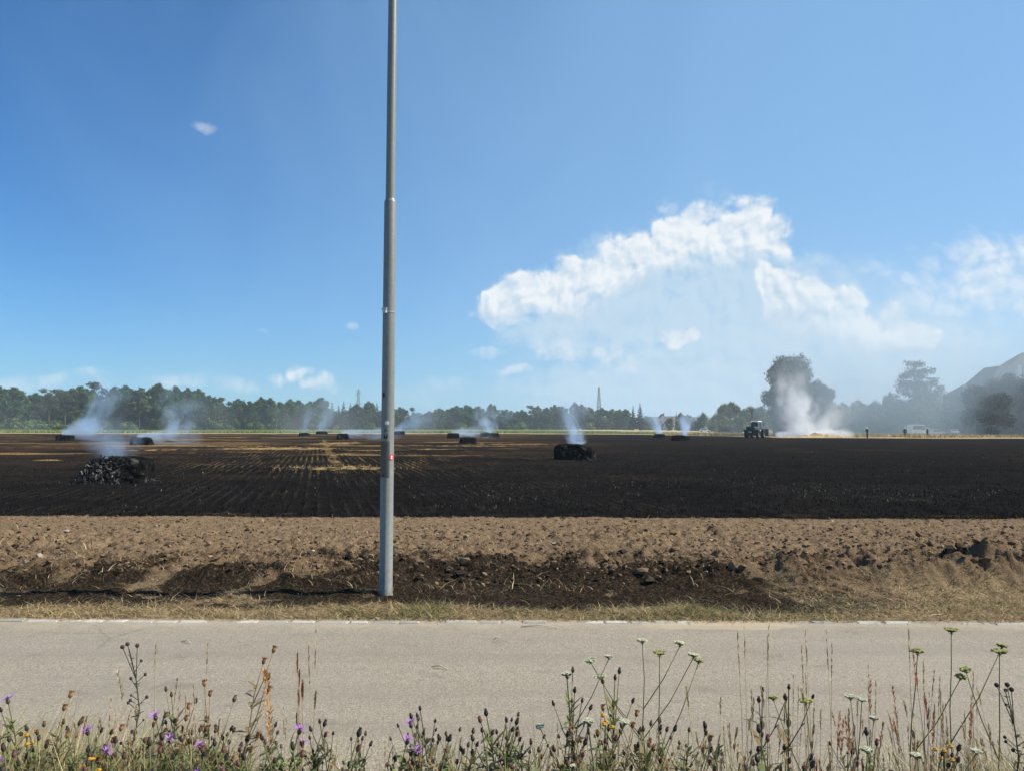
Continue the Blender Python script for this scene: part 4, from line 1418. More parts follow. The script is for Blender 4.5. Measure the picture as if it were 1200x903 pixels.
bale('burnt_bale', 'collapsed black straw bale with grey ash flakes spilling out of its end', 94, 163, 536, 566, 3, rz=.22, slump=-.62, ash=.42, depth=1.25)
bale('burnt_bale', 'large black straw bale with a white smoke column and a crumbling ashy end', 651, 697, 520, 539, 5, rz=-.14, slump=.35, ash=.30, depth=1.15)
bale('burnt_bale', 'black burnt bale alone on brown singed straw, in front of two smoking bales', 539, 557, 512, 519.5, 7, rz=.1, ash=.1)
bale('burnt_bale', 'small black burnt bale with low drifting smoke just behind the lone bale', 524, 537.5, 507, 513.5, 8, rz=-.1, ash=.1)
bale('burnt_bale', 'dark bale next to a rising blue smoke column before the green crop', 572, 585, 507, 512, 9, rz=.1, ash=.1)
bale('burnt_bale', 'hazy grey bale half hidden inside rising blue smoke', 563, 572.5, 506, 511, 10, rz=.0, ash=.2)
bale('burnt_bale', 'burnt bale with a pale hollow side and smoke trailing towards the lamp pole', 394, 407, 507.3, 514.7, 11, rz=.3, ash=.45, cave=.3)
bale('burnt_bale', 'low dark bale with two thin smoke columns at the far field edge', 370, 383, 504.8, 508.4, 12, rz=.05, ash=.05)
bale('burnt_bale', 'faint smouldering bale remains with a thin smoke wisp at the far field edge', 350, 362, 506.5, 510.2, 13, rz=.0, slump=.3, ash=.2)
bale('burnt_bale', 'far bale beside the lamp pole, half hidden by it, with smoke streaming away', 461, 474, 504.6, 508.8, 14, rz=.1, ash=.1)
bale('burnt_bale', 'dark bale with a flat white smoke cap close to the wood edge', 64, 82.5, 509.3, 516, 15, rz=.05, ash=.1)
bale('burnt_bale', 'burnt bale with a hollowed out black mouth and smoke pouring sideways', 151, 174, 512, 521.5, 16, rz=.1, ash=.35, cave=.65)
bale('burnt_bale', 'flat burnt bale under a slanting white smoke plume near the far houses', 767, 780, 508, 512.6, 17, rz=.05, ash=.05)
bale('burnt_bale', 'black bale with a fallen clump beside it and white smoke behind', 788, 808, 509.3, 516, 18, rz=.05, slump=.45, ash=.1)


# ------------------------------------------------------------------ straw heap that still burns
def straw_fn(n, b):
    p = n.objc()
    a = n.noise(p, 14, 5, .75); c = n.noise(p, 2.0, 4, .6)
    k = n.ramp(n.m('ADD', n.m('MULTIPLY', a, .6), n.m('MULTIPLY', c, .4)), [(.3, (.10, .06, .03)), (.48, (.40, .29, .15)), (.7, (.62, .50, .31))])
    bump(n, b, a, .9, .08)
    return k


M_STRAW = material('loose_straw', straw_fn, .9, .15)
h0 = gnd(950, 512.5)
heap = tag(None or grid('straw_heap', np.linspace(-6.2, 6.2, 110), np.linspace(-2.4, 2.4, 50),
    lambda X, Y: -.05 + (1.05 * (fbm(X * .55 + 2, Y * .5, 4, 23) ** 1.1) * 1.25 + .32 * (fbm(X * 3, Y * 3, 4, 27) - .4)) * np.clip(1 - (X / 6.1) ** 2, 0, 1) ** .6 * np.clip(1 - (Y / 2.3) ** 2, 0, 1) ** .6 * (.45 + .75 * sstep(-2, 4.5, X)), M_STRAW, kind=None),
    'long heap of pale straw burning under thick white smoke', 'straw heap')
heap.location = (h0.x, h0.y + 2.0, 0)
h1 = gnd(858, 509.5)
heap2 = tag(grid('straw_heap', np.linspace(-4.2, 4.2, 90), np.linspace(-1.3, 1.3, 30),
    lambda X, Y: -.05 + .42 * (.4 + fbm(X * .8 + 7, Y * .8, 4, 29)) * np.clip(1 - (X / 4.1) ** 2, 0, 1) ** .7 * np.clip(1 - (Y / 1.25) ** 2, 0, 1) ** .7, M_STRAW, kind=None),
    'thin streak of bright loose straw beside the wheel loader', 'straw heap')
heap2.location = (h1.x, h1.y, 0)


# ------------------------------------------------------------------ smoke
def smoke(label, A, B, r0, r1, dens, seed, pw=.75, freq=1.35, thr=(.45, .66), flat=1.0, stretch=.6, fadein=.02, endp=1.3, color=(.66, .82, 1.0), bend=0.0, thin=1.0):
    A = Vector(A); B = Vector(B); ax = B - A; L = ax.length
    if r0 < 3: r1 *= 1.28; dens *= 1.2
    nz, na = 14, 20
    V = []; f = []
    def off(t):
        return bend * L * (t * t - t)
    for i in range(nz + 1):
        t = i / nz; R = (r0 + (r1 - r0) * t ** pw) * 1.12
        for k in range(na):
            a = 2 * PI * k / na
            V.append((R * math.cos(a) + off(t), R * math.sin(a) * flat, t * L))
    for i in range(nz):
        for k in range(na):
            f.append((i * na + k, i * na + (k + 1) % na, (i + 1) * na + (k + 1) % na, (i + 1) * na + k))
    b0 = len(V); V += [(0, 0, 0), (off(1), 0, L)]
    f3 = []
    for k in range(na):
        f3 += [(b0, (k + 1) % na, k), (b0 + 1, nz * na + k, nz * na + (k + 1) % na)]
    m = bpy.data.materials.new('smoke'); m.use_nodes = True
    n = N(m.node_tree); n.nodes.remove(n.nodes['Principled BSDF'])
    out = n.nodes['Material Output']
    p = n.objc()
    x, y, z = n.sep(p)
    t = n.m('DIVIDE', z, L)
    R = n.m('MULTIPLY_ADD', n.m('POWER', n.m('MAXIMUM', t, 0.0), pw), r1 - r0, r0)
    x = n.m('SUBTRACT', x, n.m('MULTIPLY', n.m('SUBTRACT', n.m('MULTIPLY', t, t), t), bend * L))
    y = n.m('DIVIDE', y, flat)
    Rm = (r0 + r1) / 2
    sp = n.vm('ADD', n.comb(x, y, n.m('MULTIPLY', z, stretch)), (seed * 3.7, seed * 1.3, seed * 2.1))
    wv = n.new('ShaderNodeTexNoise'); n.put(wv.inputs['Vector'], sp); wv.inputs['Scale'].default_value = .75 * freq / Rm; wv.inputs['Detail'].default_value = 2
    wx, wy, wz = n.sep(wv.outputs['Color'])
    wa = n.m('MULTIPLY', R, n.ss(t, 0, .35, .25, 1.5))
    x2 = n.m('MULTIPLY_ADD', n.m('SUBTRACT', wx, .5), wa, x); y2 = n.m('MULTIPLY_ADD', n.m('SUBTRACT', wy, .5), wa, y)
    rr_ = n.m('DIVIDE', n.m('SQRT', n.m('ADD', n.m('MULTIPLY', x2, x2), n.m('MULTIPLY', y2, y2))), R)
    radial = n.ss(rr_, 1.0, .15)
    # keep clear of the domain wall
    r_true = n.m('DIVIDE', n.m('SQRT', n.m('ADD', n.m('MULTIPLY', x, x), n.m('MULTIPLY', y, y))), R)
    radial = n.m('MULTIPLY', radial, n.ss(r_true, 1.08, .8))
    no = n.noise(sp, 1.15 * freq / Rm, 4, .58, .6)
    no = n.m('ADD', no, n.m('MULTIPLY', n.m('SUBTRACT', radial, .5), .22))
    wisps = n.ss(no, thr[0], thr[1])
    wisps = n.m('MAXIMUM', wisps, n.ss(t, .12, 0, 0, .7))
    fade = n.m('MULTIPLY', n.ss(t, -.001, fadein), n.m('POWER', n.m('SUBTRACT', 1.0, n.m('MINIMUM', t, 1.0)), endp))
    dil = n.m('POWER', n.m('DIVIDE', r0, R), thin)
    D = n.m('MULTIPLY', n.m('MULTIPLY', n.m('MULTIPLY', radial, wisps), n.m('MULTIPLY', fade, dil)), dens)
    pv = n.new('ShaderNodeVolumePrincipled')
    pv.inputs['Color'].default_value = (*color, 1); pv.inputs['Anisotropy'].default_value = .1
    n.put(pv.inputs['Density'], D)
    n.links.new(pv.outputs[0], out.inputs['Volume'])
    o = mesh('smoke_plume', V, f, f3, m, None, True)
    q = ax.to_track_quat('Z', 'Y')
    o.rotation_mode = 'QUATERNION'; o.rotation_quaternion = q; o.location = A
    tag(o, label, 'smoke', 'smoke rising from the smouldering bales')
    return o


def P3(px, py, d):
    return at(px, py, d)


def dof(px, yb):
    return gnd(px, yb).y


SM_BLUE = (.56, .76, 1.0)
d = dof(130, 566) + .7
smoke('thin blue smoke spreading above the collapsed ashy bale', P3(140, 537, d), P3(124, 488, d + .6), .70, 1.35, 1.2, 1, pw=.7, thr=(.43, .63), endp=1.5, color=SM_BLUE)
d = dof(674, 539) + .6
smoke('bright white smoke column rising from the large black bale', P3(676, 521.5, d), P3(664, 462, d + .5), .58, 1.15, 3.4, 2, pw=.9, thr=(.45, .63), endp=1.1, freq=1.5, stretch=.5, bend=.12)
d = dof(74, 516) + .5
smoke('low white blue smoke drifting away from the capped bale by the wood', P3(72, 509.0, d), P3(135, 500, d + 3), .55, 2.3, 2.6, 3, pw=.6, thr=(.42, .63), endp=1.0, stretch=.5)
smoke('tall pale blue smoke veil leaning up before the dark wood', P3(98, 506, d + 2), P3(146, 446, d + 6), 1.2, 3.6, .85, 4, pw=.8, thr=(.45, .66), endp=1.0, color=SM_BLUE)
d = dof(162, 521.5) + .4
smoke('smoke pouring sideways from the hollow burnt bale', P3(160, 513, d), P3(240, 509.5, d + 2.5), .45, 1.6, 2.8, 5, pw=.6, thr=(.42, .62), endp=1.0, stretch=.5, flat=.8)
smoke('faint blue smoke climbing beyond the hollow bale before the wood', P3(196, 510, d + 6), P3(226, 458, d + 10), .9, 3.2, .9, 6, pw=.8, thr=(.45, .66), endp=1.0, color=SM_BLUE)
d = dof(376, 508)
smoke('thin straight smoke column over the low far bale', P3(375, 505.2, d), P3(388, 462, d + 6), 1.0, 4.2, .7, 7, pw=.8, thr=(.40, .64), endp=1.0, color=SM_BLUE)
d = dof(356, 510)
smoke('slender smoke wisp over the faint bale remains', P3(356, 507, d), P3(366, 468, d + 4), .8, 2.8, .42, 8, pw=.8, thr=(.45, .66), endp=1.0, color=SM_BLUE)
d = dof(400, 514.7) + .5
smoke('low grey smoke trailing from the pale hollow bale towards the lamp pole', P3(399, 508.3, d), P3(472, 507.0, d + 4), .5, 2.0, 2.0, 9, pw=.6, thr=(.42, .63), endp=.9, stretch=.5, flat=.8)
d = dof(467, 508.8)
smoke('streaming smoke leaning away behind the lamp pole', P3(463, 505.5, d), P3(515, 476, d + 8), .9, 3.8, .85, 10, pw=.75, thr=(.38, .64), endp=1.0, color=SM_BLUE)
d = dof(530, 513.5) + .5
smoke('flat smoke drifting low over the small bale', P3(529, 507.5, d), P3(578, 504, d + 4), .55, 2.2, 2.0, 11, pw=.6, thr=(.42, .63), endp=.9, stretch=.5, flat=.8)
d = dof(574, 511) + .5
smoke('bright blue smoke column rising between two far bales', P3(574, 507, d), P3(563, 474, d + 4), 1.0, 2.8, 1.3, 12, pw=.8, thr=(.43, .63), endp=1.1)
smoke('faint blue haze of smoke leaning off the two far bales', P3(576, 504, d + 4), P3(598, 470, d + 8), .9, 2.8, .45, 13, pw=.8, thr=(.45, .66), endp=1.0, color=SM_BLUE)
d = dof(773, 512.6) + .4
smoke('slanting white plume over the flat bale near the far houses', P3(774, 508.2, d), P3(757, 474, d + 4), .6, 2.4, 2.2, 14, pw=.85, thr=(.43, .63), endp=1.2)
d = dof(798, 516) + .6
smoke('white smoke plume behind the bale with the fallen clump', P3(801, 509.8, d), P3(808, 480, d + 3), .65, 1.8, 2.6, 15, pw=.85, thr=(.43, .63), endp=1.2)
# the big fire
d = h0.y + 2
WH = (.90, .92, .95)
smoke('great white smoke cloud rolling up from the burning straw heap', P3(940, 511.5, d + 1.5), P3(922, 428, d + 8), 3.9, 4.9, .62, 16, pw=.8, thr=(.40, .64), endp=1.0, color=WH, thin=1.2, freq=2.1, stretch=.75)
smoke('dense white smoke hugging the straw heap', P3(908, 510.5, d + .3), P3(1000, 508.0, d + 2), .9, 1.0, 3.4, 17, pw=.6, thr=(.34, .56), endp=.55, color=WH, fadein=.06, stretch=.6, freq=1.3)
smoke('thin white smoke curling up at the end of the straw heap', P3(960, 510, d + 2), P3(985, 470, d + 14), 2.2, 4.6, .34, 18, pw=.8, thr=(.43, .63), endp=1.0, color=WH)


def veil(label, x0, x1, y0, y1, z1, dens, seed, sx, lo=.30, hi=.75):
    """a bank of drifted smoke with soft limits"""
    mb = MB(); mb.box(((x0 + x1) / 2, (y0 + y1) / 2, z1 / 2 + .05), (x1 - x0, y1 - y0, z1 - .06))
    m = bpy.data.materials.new('drifted_smoke'); m.use_nodes = True
    n = N(m.node_tree); n.nodes.remove(n.nodes['Principled BSDF'])
    out = n.nodes['Material Output']
    p = n.pos(); x, y, z = n.sep(p)
    e = n.m('MULTIPLY', n.ss(x, x0, x0 + sx), n.ss(x, x1, x1 - 12))
    e = n.m('MULTIPLY', e, n.m('MULTIPLY', n.ss(y, y0, y0 + (y1 - y0) * .45), n.ss(y, y1, y1 - (y1 - y0) * .3)))
    e = n.m('MULTIPLY', e, n.ss(z, z1, z1 * .05))
    no = n.noise(n.vm('ADD', p, (seed, 0, 0)), .055, 4, .6, .5)
    D = n.m('MULTIPLY', n.m('MULTIPLY', e, n.ss(no, lo, hi)), dens)
    pv = n.new('ShaderNodeVolumePrincipled'); pv.inputs['Color'].default_value = (.80, .92, 1.0, 1)
    pv.inputs['Anisotropy'].default_value = .0
    n.put(pv.inputs['Density'], D)
    n.links.new(pv.outputs[0], out.inputs['Volume'])
    o = mb.build('drifting_smoke', m)
    return tag(o, label, 'smoke', kind='stuff')


veil('broad veil of grey blue smoke drifting before cedar and farmhouse', 47, 210, 146, 168, 42, .055, 3, 20, .06, .50)
veil('thin smoke lingering in front of the ivy clad tree and the green trees', 40, 80, 150, 174, 30, .060, 9, 10)

veil('low blue smoke lying along the wood and the green crop', -150, 60, 150, 205, 15, .0115, 21, 40, .47, .70)

# general air
mb = MB(); mb.box((0, 0, 45), (3700, 3700, 94))
m = bpy.data.materials.new('air'); m.use_nodes = True
n = N(m.node_tree); n.nodes.remove(n.nodes['Principled BSDF'])
pv = n.new('ShaderNodeVolumePrincipled'); pv.inputs['Color'].default_value = (.72, .86, 1, 1); pv.inputs['Density'].default_value = HAZE = .00028
n.links.new(pv.outputs[0], n.nodes['Material Output'].inputs['Volume'])
tag(mb.build('haze', m), kind='stuff')
# ------------------------------------------------------------------ wheel loader
M_PAINT = plain('loader_paint', (.022, .036, .026), .45, .4, .15, 3)
M_TYRE = plain('tyre_rubber', (.022, .022, .024), .85, .2, .2, 12)
M_GLASS = plain('dark_glass', (.03, .04, .045), .12, .6, .1, 2)
M_FRAME = plain('cab_frame', (.55, .57, .56), .5, .4, .1, 5)
M_LAMP = plain('lamp_plastic', (.85, .85, .82), .25, .5, .03, 5)
M_RIM = plain('wheel_rim', (.10, .13, .10), .5, .4, .15, 6)
lb = gnd(887.5, 513.0)
ld = thing('wheel_loader', 'dark green wheel loader seen from behind, working at the smoking straw heap', 'wheel loader', (lb.x, lb.y + 1.1, 0), rad(-38))
# +y is the direction it drives
mb = MB()
mb.prism([(-.72, .72), (.72, .72), (.72, 1.72), (.62, 1.86), (-.62, 1.86), (-.72, 1.72)], -2.0, -.25)
mb.box((0, -2.03, 1.15), (1.25, .10, .62)); mb.box((0, -2.0, .62), (1.5, .35, .35)); mb.box((0, .55, .75), (.9, 1.9, .45))
body = bevel(mb.build('body', M_PAINT, ld), .05, 2)
mb = MB()
for k in range(5): mb.box((0, -2.095, .98 + k * .10), (.95, .03, .045))
mb.build('grille', M_TYRE, body)
mb = MB()
for s in (-1, 1): mb.box((s * .16, -2.20, 1.02), (.22, .06, .16))
mb.box((0, -2.16, 1.02), (.62, .08, .22), m=1)
mb.build('rear_light_pair', [M_LAMP, M_PAINT], ld)  # two white rear lights on a dark painted block
for s in (-1, 1):
    mb = MB(); mb.box((s * .92, -1.15, 1.36), (.5, 1.35, .10)); mb.box((s * .92, -1.83, 1.22), (.5, .08, .36)); bevel(mb.build('mudguard', M_PAINT, ld), .03)
    mb = MB(); mb.box((s * .92, 1.15, 1.33), (.46, 1.1, .08)); bevel(mb.build('mudguard', M_PAINT, ld), .03)
    for yy in (-1.15, 1.15):
        w = bpy.data.objects.new('wheel', None); COL.objects.link(w); w.parent = ld; w.location = (s * .92, yy, .64); w.rotation_euler = (0, rad(90), 0)
        mb = MB(); mb.lathe([(.36, -.20), (.56, -.24), (.63, -.19), (.645, 0), (.63, .19), (.56, .24), (.36, .20)], 28)
        for k in range(18):
            a = 2 * PI * k / 18
            for q in (-1, 1):
                mb.box((.645 * math.cos(a + q * .08), .645 * math.sin(a + q * .08), q * .11), (.06, .08, .20), Matrix.Rotation(a, 4, 'Z'))
        mb.build('tyre', M_TYRE, w)
        mb = MB(); mb.lathe([(.37, -.16), (.30, -.10), (.12, -.08), (.10, -.13), (.001, -.13)], 20); mb.lathe([(.37, .16), (.30, .10), (.12, .08), (.10, .13), (.001, .13)], 20); mb.build('rim', M_RIM, w, True)
cab = bpy.data.objects.new('cab', None); COL.objects.link(cab); cab.parent = ld
mb = MB(); mb.prism([(-.66, 1.3), (.66, 1.3), (.60, 2.62), (-.60, 2.62)], -.22, 1.12); mb.build('cab_glass', M_GLASS, cab)
mb = MB()
for s in (-1, 1):
    for yy in (-.24, 1.13):
        mb.tube([(s * .68, yy, 1.25), (s * .615, yy, 2.66)], .055, 8)
    mb.tube([(s * .68, .42, 1.25), (s * .615, .42, 2.66)], .04, 6)
mb.box((0, .45, 1.24), (1.5, 1.5, .14))
mb.build('cab_frame', M_FRAME, cab)
mb = MB(); mb.box((0, .45, 2.71), (1.45, 1.6, .14), taper=.86); bevel(mb.build('cab_roof', plain('cab_roof', (.70, .71, .70), .5, .4, .06, 3), cab), .05, 3)
for s in (-1, 1):
    mb = MB(); mb.box((s * .52, -.40, 2.62), (.22, .10, .16)); bevel(mb.build('work_lamp', M_LAMP, ld), .02)
mb = MB(); mb.lathe([(.05, 2.78), (.08, 2.8), (.08, 2.93), (.03, 2.98), (.001, 2.98)], 12, (-.3, .1, 0)); mb.build('beacon', plain('amber', (.75, .30, .03), .3, .5, .05, 5), ld, True)
mb = MB(); mb.tube([(.5, -1.1, 1.8), (.5, -1.1, 2.45), (.5, -1.2, 2.55)], .055, 8); mb.build('exhaust', M_TYRE, ld)
mb = MB()
for s in (-1, 1):
    mb.tube([(s * .42, .95, 1.55), (s * .42, 2.0, 1.62), (s * .42, 3.05, .95)], [.12, .12, .09], 8)
    mb.tube([(s * .42, 1.2, .95), (s * .42, 2.2, 1.35)], .055, 8)
mb.tube([(-.42, 2.0, 1.6), (.42, 2.0, 1.6)], .07, 8)
bevel(mb.build('loader_arm', M_PAINT, ld), .01)
mb = MB()
prof = [(2.95, .62), (3.0, 1.45), (3.12, 1.55), (3.06, .75), (3.25, .52), (3.95, .60), (3.97, .52), (3.2, .40)]
mb.prism([(p[0], p[1]) for p in prof], -1.1, 1.1, axis='x')
for s in (-1, 1): mb.prism([(3.0, .55), (3.1, 1.5), (3.5, .95), (3.95, .56), (3.2, .44)], s * 1.1 - .03, s * 1.1 + .03, axis='x')
for k in range(8): mb.box((-.98 + k * .28, 4.05, .55), (.07, .28, .05))
mb.build('bucket', plain('bucket_steel', (.16, .15, .14), .6, .4, .3, 6), ld)
ml = []
for s in (-1, 1):
    mb = MB(); mb.tube([(s * .64, 1.15, 2.4), (s * .95, 1.3, 2.35)], .02, 6); mb.box((s * .98, 1.3, 2.2), (.06, .2, .36)); mb.build('mirror', M_TYRE, ld)


# ------------------------------------------------------------------ firefighters
M_COAT = plain('turnout_cloth', (.020, .024, .036), .85, .15, .3, 9)
M_TROU = plain('turnout_trousers', (.028, .028, .034), .85, .15, .3, 9)
M_SKIN = plain('skin', (.42, .26, .19), .6, .3, .08, 10)
M_HELM = plain('helmet_white', (.78, .78, .74), .3, .5, .05, 6)
M_REFL = plain('reflective_band', (.62, .62, .48), .4, .5, .1, 20)
M_BOOT = plain('boot', (.015, .015, .015), .6, .3, .2, 10)


def skin_body(name, verts, edges, rads, mat, parent, root=0, sub=2):
    me = bpy.data.meshes.new(name); me.from_pydata(verts, edges, [])
    o = link(name, me, mat, parent)
    o.modifiers.new('skin', 'SKIN')
    for i, r in enumerate(rads):
        s = me.skin_vertices[0].data[i]
        s.radius = r if hasattr(r, '__len__') else (r, r)
        s.use_root = (i == root)
    md = o.modifiers.new('smooth', 'SUBSURF'); md.levels = sub; md.render_levels = sub
    for m_ in o.modifiers: 
        if m_.type == 'SKIN': m_.use_smooth_shade = True
    return o


def firefighter(label, pos, rz, hands, stride=.12, lean=0.0, head_rz=0):
    """hands: left and right hand positions; the figure faces -y before turning"""
    t = thing('person', label, 'person', pos, rz, None)
    l = lean
    J = {'pelvis': (0, 0, .95), 'waist': (0, -.02 - l * .2, 1.10), 'chest': (0, -.02 - l * .6, 1.30), 'neck': (0, -.02 - l, 1.49), 'head': (0, -.035 - l * 1.15, 1.60), 'crown': (0, -.03 - l * 1.2, 1.73)}
    names = list(J); V = [J[k] for k in names]; E = [(i, i + 1) for i in range(5)]
    R = [(.155, .12), (.155, .12), (.18, .125), (.065, .065), (.082, .098), (.070, .082)]
    for s, hd in ((-1, hands[0]), (1, hands[1])):
        b = len(V)
        sh = Vector((s * .195, -.02 - l * .8, 1.42)); hd = Vector(hd)
        mid = (sh + hd) * .5; dist = (hd - sh).length
        k = math.sqrt(max(0.0, .31 ** 2 - (dist / 2) ** 2))
        el = mid + Vector((s * .45, .55, -.35)).normalized() * k
        wr = el.lerp(hd, .80)
        V += [sh, el, wr]
        E += [(2, b), (b, b + 1), (b + 1, b + 2)]
        R += [.075, .058, .045]
        lb_ = len(V)
        V += [(s * .10, 0, .88), (s * .115, -s * stride * .5 - .02, .50), (s * .125, s * -stride * .6 + .02, .10)]
        E += [(0, lb_), (lb_, lb_ + 1), (lb_ + 1, lb_ + 2)]
        R += [.105, .078, .058]
    V = [tuple(v) for v in V]
    skin_body('body', V, E, R, M_COAT, t)
    # face, hair line and helmet
    hp = Vector(J['head']) + Vector((0, 0, .04))
    hm = Matrix.Rotation(head_rz, 4, 'Z')
    mb = MB(); mb.ball((0, 0, 0), (.078, .096, .122), 16, 12)
    mb.ball((0, -.100, -.012), (.014, .020, .022), 8, 6)
    for s in (-1, 1):
        mb.ball((s * .030, -.086, .012), (.013, .010, .009), 8, 6, m=1)
        mb.ball((s * .080, .004, -.005), (.012, .022, .034), 8, 6)
    mb.ball((0, -.088, -.055), (.026, .010, .008), 8, 5, m=2)
    f = mb.build('face', [M_SKIN, M_BOOT, plain('lips', (.32, .13, .11), .5)], t, True); f.location = hp; f.rotation_euler = (0, 0, head_rz)
    mb = MB(); mb.lathe([(.165, .030), (.160, .022), (.128, .045), (.126, .075), (.110, .130), (.07, .165), (.001, .178)], 24)
    mb.box((0, 0, .155), (.03, .22, .05), taper=.8)
    V_ = mb
    hl = mb.build('helmet', M_HELM, t, True); hl.location = hp; hl.rotation_euler = (0, 0, head_rz); hl.scale = (.92, 1.12, 1)
    # coat skirt, trousers' bands, boots, hands
    mb = MB(); mb.lathe([(.205, .72), (.20, .80), (.178, .96), (.170, 1.12)], 24); c = mb.build('coat_skirt', M_COAT, t, True); c.scale = (1, .78, 1)
    mb = MB(); mb.lathe([(.213, .745), (.209, .795)], 24); c = mb.build('reflective_band', M_REFL, t, True); c.scale = (1, .79, 1)
    mb = MB(); mb.lathe([(.206, 1.185), (.208, 1.235)], 24); c = mb.build('reflective_band', M_REFL, t, True); c.scale = (1, .74, 1); c.location = (0, -.02 - l * .4, 0)
    for s in (-1, 1):
        fx, fy = s * .125, s * -stride * .6 + .02
        mb = MB(); mb.ball((fx, fy - .055, .052), (.052, .145, .055), 12, 7); mb.lathe([(.066, .05), (.07, .20), (.075, .26)], 14, (fx, fy, 0)); mb.build('boot', M_BOOT, t, True)
    for s, hd in ((-1, hands[0]), (1, hands[1])):
        hd = Vector(hd); mb = MB()
        dn = (hd - Vector((s * .195, 0, 1.42))).normalized()
        Mh = dn.to_track_quat('Z', 'Y').to_matrix()
        def T(p): return tuple(hd + Mh @ Vector(p))
        mb.tube([T((0, 0, -.10)), T((0, 0, -.04)), T((0, 0, .02))], [.034, .042, .040], 8)
        for k, (fx, L) in enumerate(((-.030, .062), (-.010, .072), (.010, .068), (.030, .052))):
            mb.tube([T((fx, 0, .015)), T((fx, -.012, .015 + L * .55)), T((fx, -.040, .015 + L * .85))], [.011, .010, .008], 6)
        mb.tube([T((s * -.034, -.01, -.03)), T((s * -.058, -.028, .005)), T((s * -.050, -.046, .035))], [.013, .011, .009], 6)
        mb.build('glove', M_BOOT, t, True)
    return t


q = gnd(1016.5, 512.6); firefighter('firefighter in dark coat and white helmet holding a hose end by the straw heap', (q.x, q.y, 0), rad(-60), ((-.22, -.34, 1.10), (.10, -.44, 1.12)), lean=.05)
fp = q
q = gnd(1060.5, 512.2); firefighter('upright firefighter with white helmet and arms hanging, halfway between two colleagues', (q.x, q.y, 0), rad(150), ((-.30, .02, .84), (.29, -.06, .86)), stride=.16)
q = gnd(1087, 512.2); firefighter('firefighter in white helmet standing before the white parked van', (q.x, q.y, 0), rad(35), ((-.28, -.10, .86), (.20, -.30, 1.06)), stride=.10, head_rz=.4)
# the hose in the first one's hands
mb = MB()
R_ = Matrix.Rotation(rad(-60), 3, 'Z'); a = fp + R_ @ Vector((-.06, -.42, 1.11))
b = fp + R_ @ Vector((-.10, -.95, 1.16)); c = fp + R_ @ Vector((.05, .05, .95))
mb.tube([b, a, c, fp + Vector((-.6, .8, .35)), fp + Vector((-.9, 1.6, .05)), fp + Vector((1.5, 3.2, .05)), fp + Vector((6, 4.5, .05)), fp + Vector((14, 8, .05))], [.028, .034, .030, .03, .03, .03, .03, .03], 8)
tag(mb.build('fire_hose', plain('hose_canvas', (.45, .38, .26), .8, .2, .15, 8), None, True), 'pale fire hose held up by one firefighter and trailing over the field', 'hose')


# ------------------------------------------------------------------ parked cars
M_CARW = plain('white_car_paint', (.80, .80, .79), .25, .5, .03, 2)
M_CARS = plain('silver_car_paint', (.50, .52, .53), .28, .5, .05, 2)


def car(label, pos, rz, paint, van=False):
    t = thing('parked_car', label, 'car', pos, rz, None)
    L = 4.4
    if van:
        low = [(-2.2, .35), (2.2, .35), (2.22, .85), (1.55, 1.05), (1.0, 1.85), (.8, 1.95), (-2.1, 1.95), (-2.2, 1.8)]
        win = [(1.36, 1.10), (.93, 1.80), (-1.9, 1.80), (-1.95, 1.12)]
    else:
        low = [(-2.15, .32), (2.15, .32), (2.2, .60), (2.1, .78), (1.15, .93), (.35, 1.40), (.1, 1.46), (-1.0, 1.46), (-1.3, 1.40), (-2.0, .98), (-2.18, .85)]
        win = [(1.0, .95), (.28, 1.37), (-1.05, 1.38), (-1.75, .97)]
    mb = MB(); mb.prism(low, -.84, .84); bd = bevel(mb.build('body', paint, t), .07, 3)
    mb = MB()
    for s in (-1, 1):
        mb.prism(win, s * .845 - .004, s * .845 + .004)
    mb.build('side_window', M_GLASS, t)
    wz = [(low[3], low[4])] if van else [((1.10, .96), (.38, 1.39)), ((-1.95, 1.0), (-1.33, 1.39))]
    for (a, b) in wz:
        mb = MB(); nx = (b[1] - a[1]); nz = -(b[0] - a[0]); ll = math.hypot(nx, nz); o_ = .006
        if nz < 0: nx, nz = -nx, -nz
        a2 = (a[0] * .9 + b[0] * .1 + nx / ll * o_, a[1] * .9 + b[1] * .1 + nz / ll * o_); b2 = (a[0] * .08 + b[0] * .92 + nx / ll * o_, a[1] * .08 + b[1] * .92 + nz / ll * o_)
        mb.add([(a2[0], -.72, a2[1]), (a2[0], .72, a2[1]), (b2[0], .66, b2[1]), (b2[0], -.66, b2[1])], [(0, 1, 2, 3)])
        mb.build('windscreen', M_GLASS, t)
    for sx in (-1.35, 1.35):
        for s in (-1, 1):
            w = bpy.data.objects.new('wheel', None); COL.objects.link(w); w.parent = t; w.location = (sx, s * .78, .32); w.rotation_euler = (rad(90), 0, 0)
            mb = MB(); mb.lathe([(.20, -.10), (.31, -.11), (.33, -.06), (.33, .06), (.31, .11), (.20, .10)], 20); mb.build('tyre', M_TYRE, w, True)
            mb = MB(); mb.lathe([(.21, -.09), (.05, -.07), (.001, -.07)], 12); mb.lathe([(.21, .09), (.05, .07), (.001, .07)], 12); mb.build('rim', M_CARS, w)
    for s in (-1, 1):
        mb = MB(); mb.box((2.14, s * .62, .68), (.12, .34, .14)); bevel(mb.build('headlight', M_LAMP, t), .03)
        mb = MB(); mb.box((-2.13, s * .66, .82), (.10, .26, .16)); bevel(mb.build('tail_light', M_RED, t), .02)
    return t


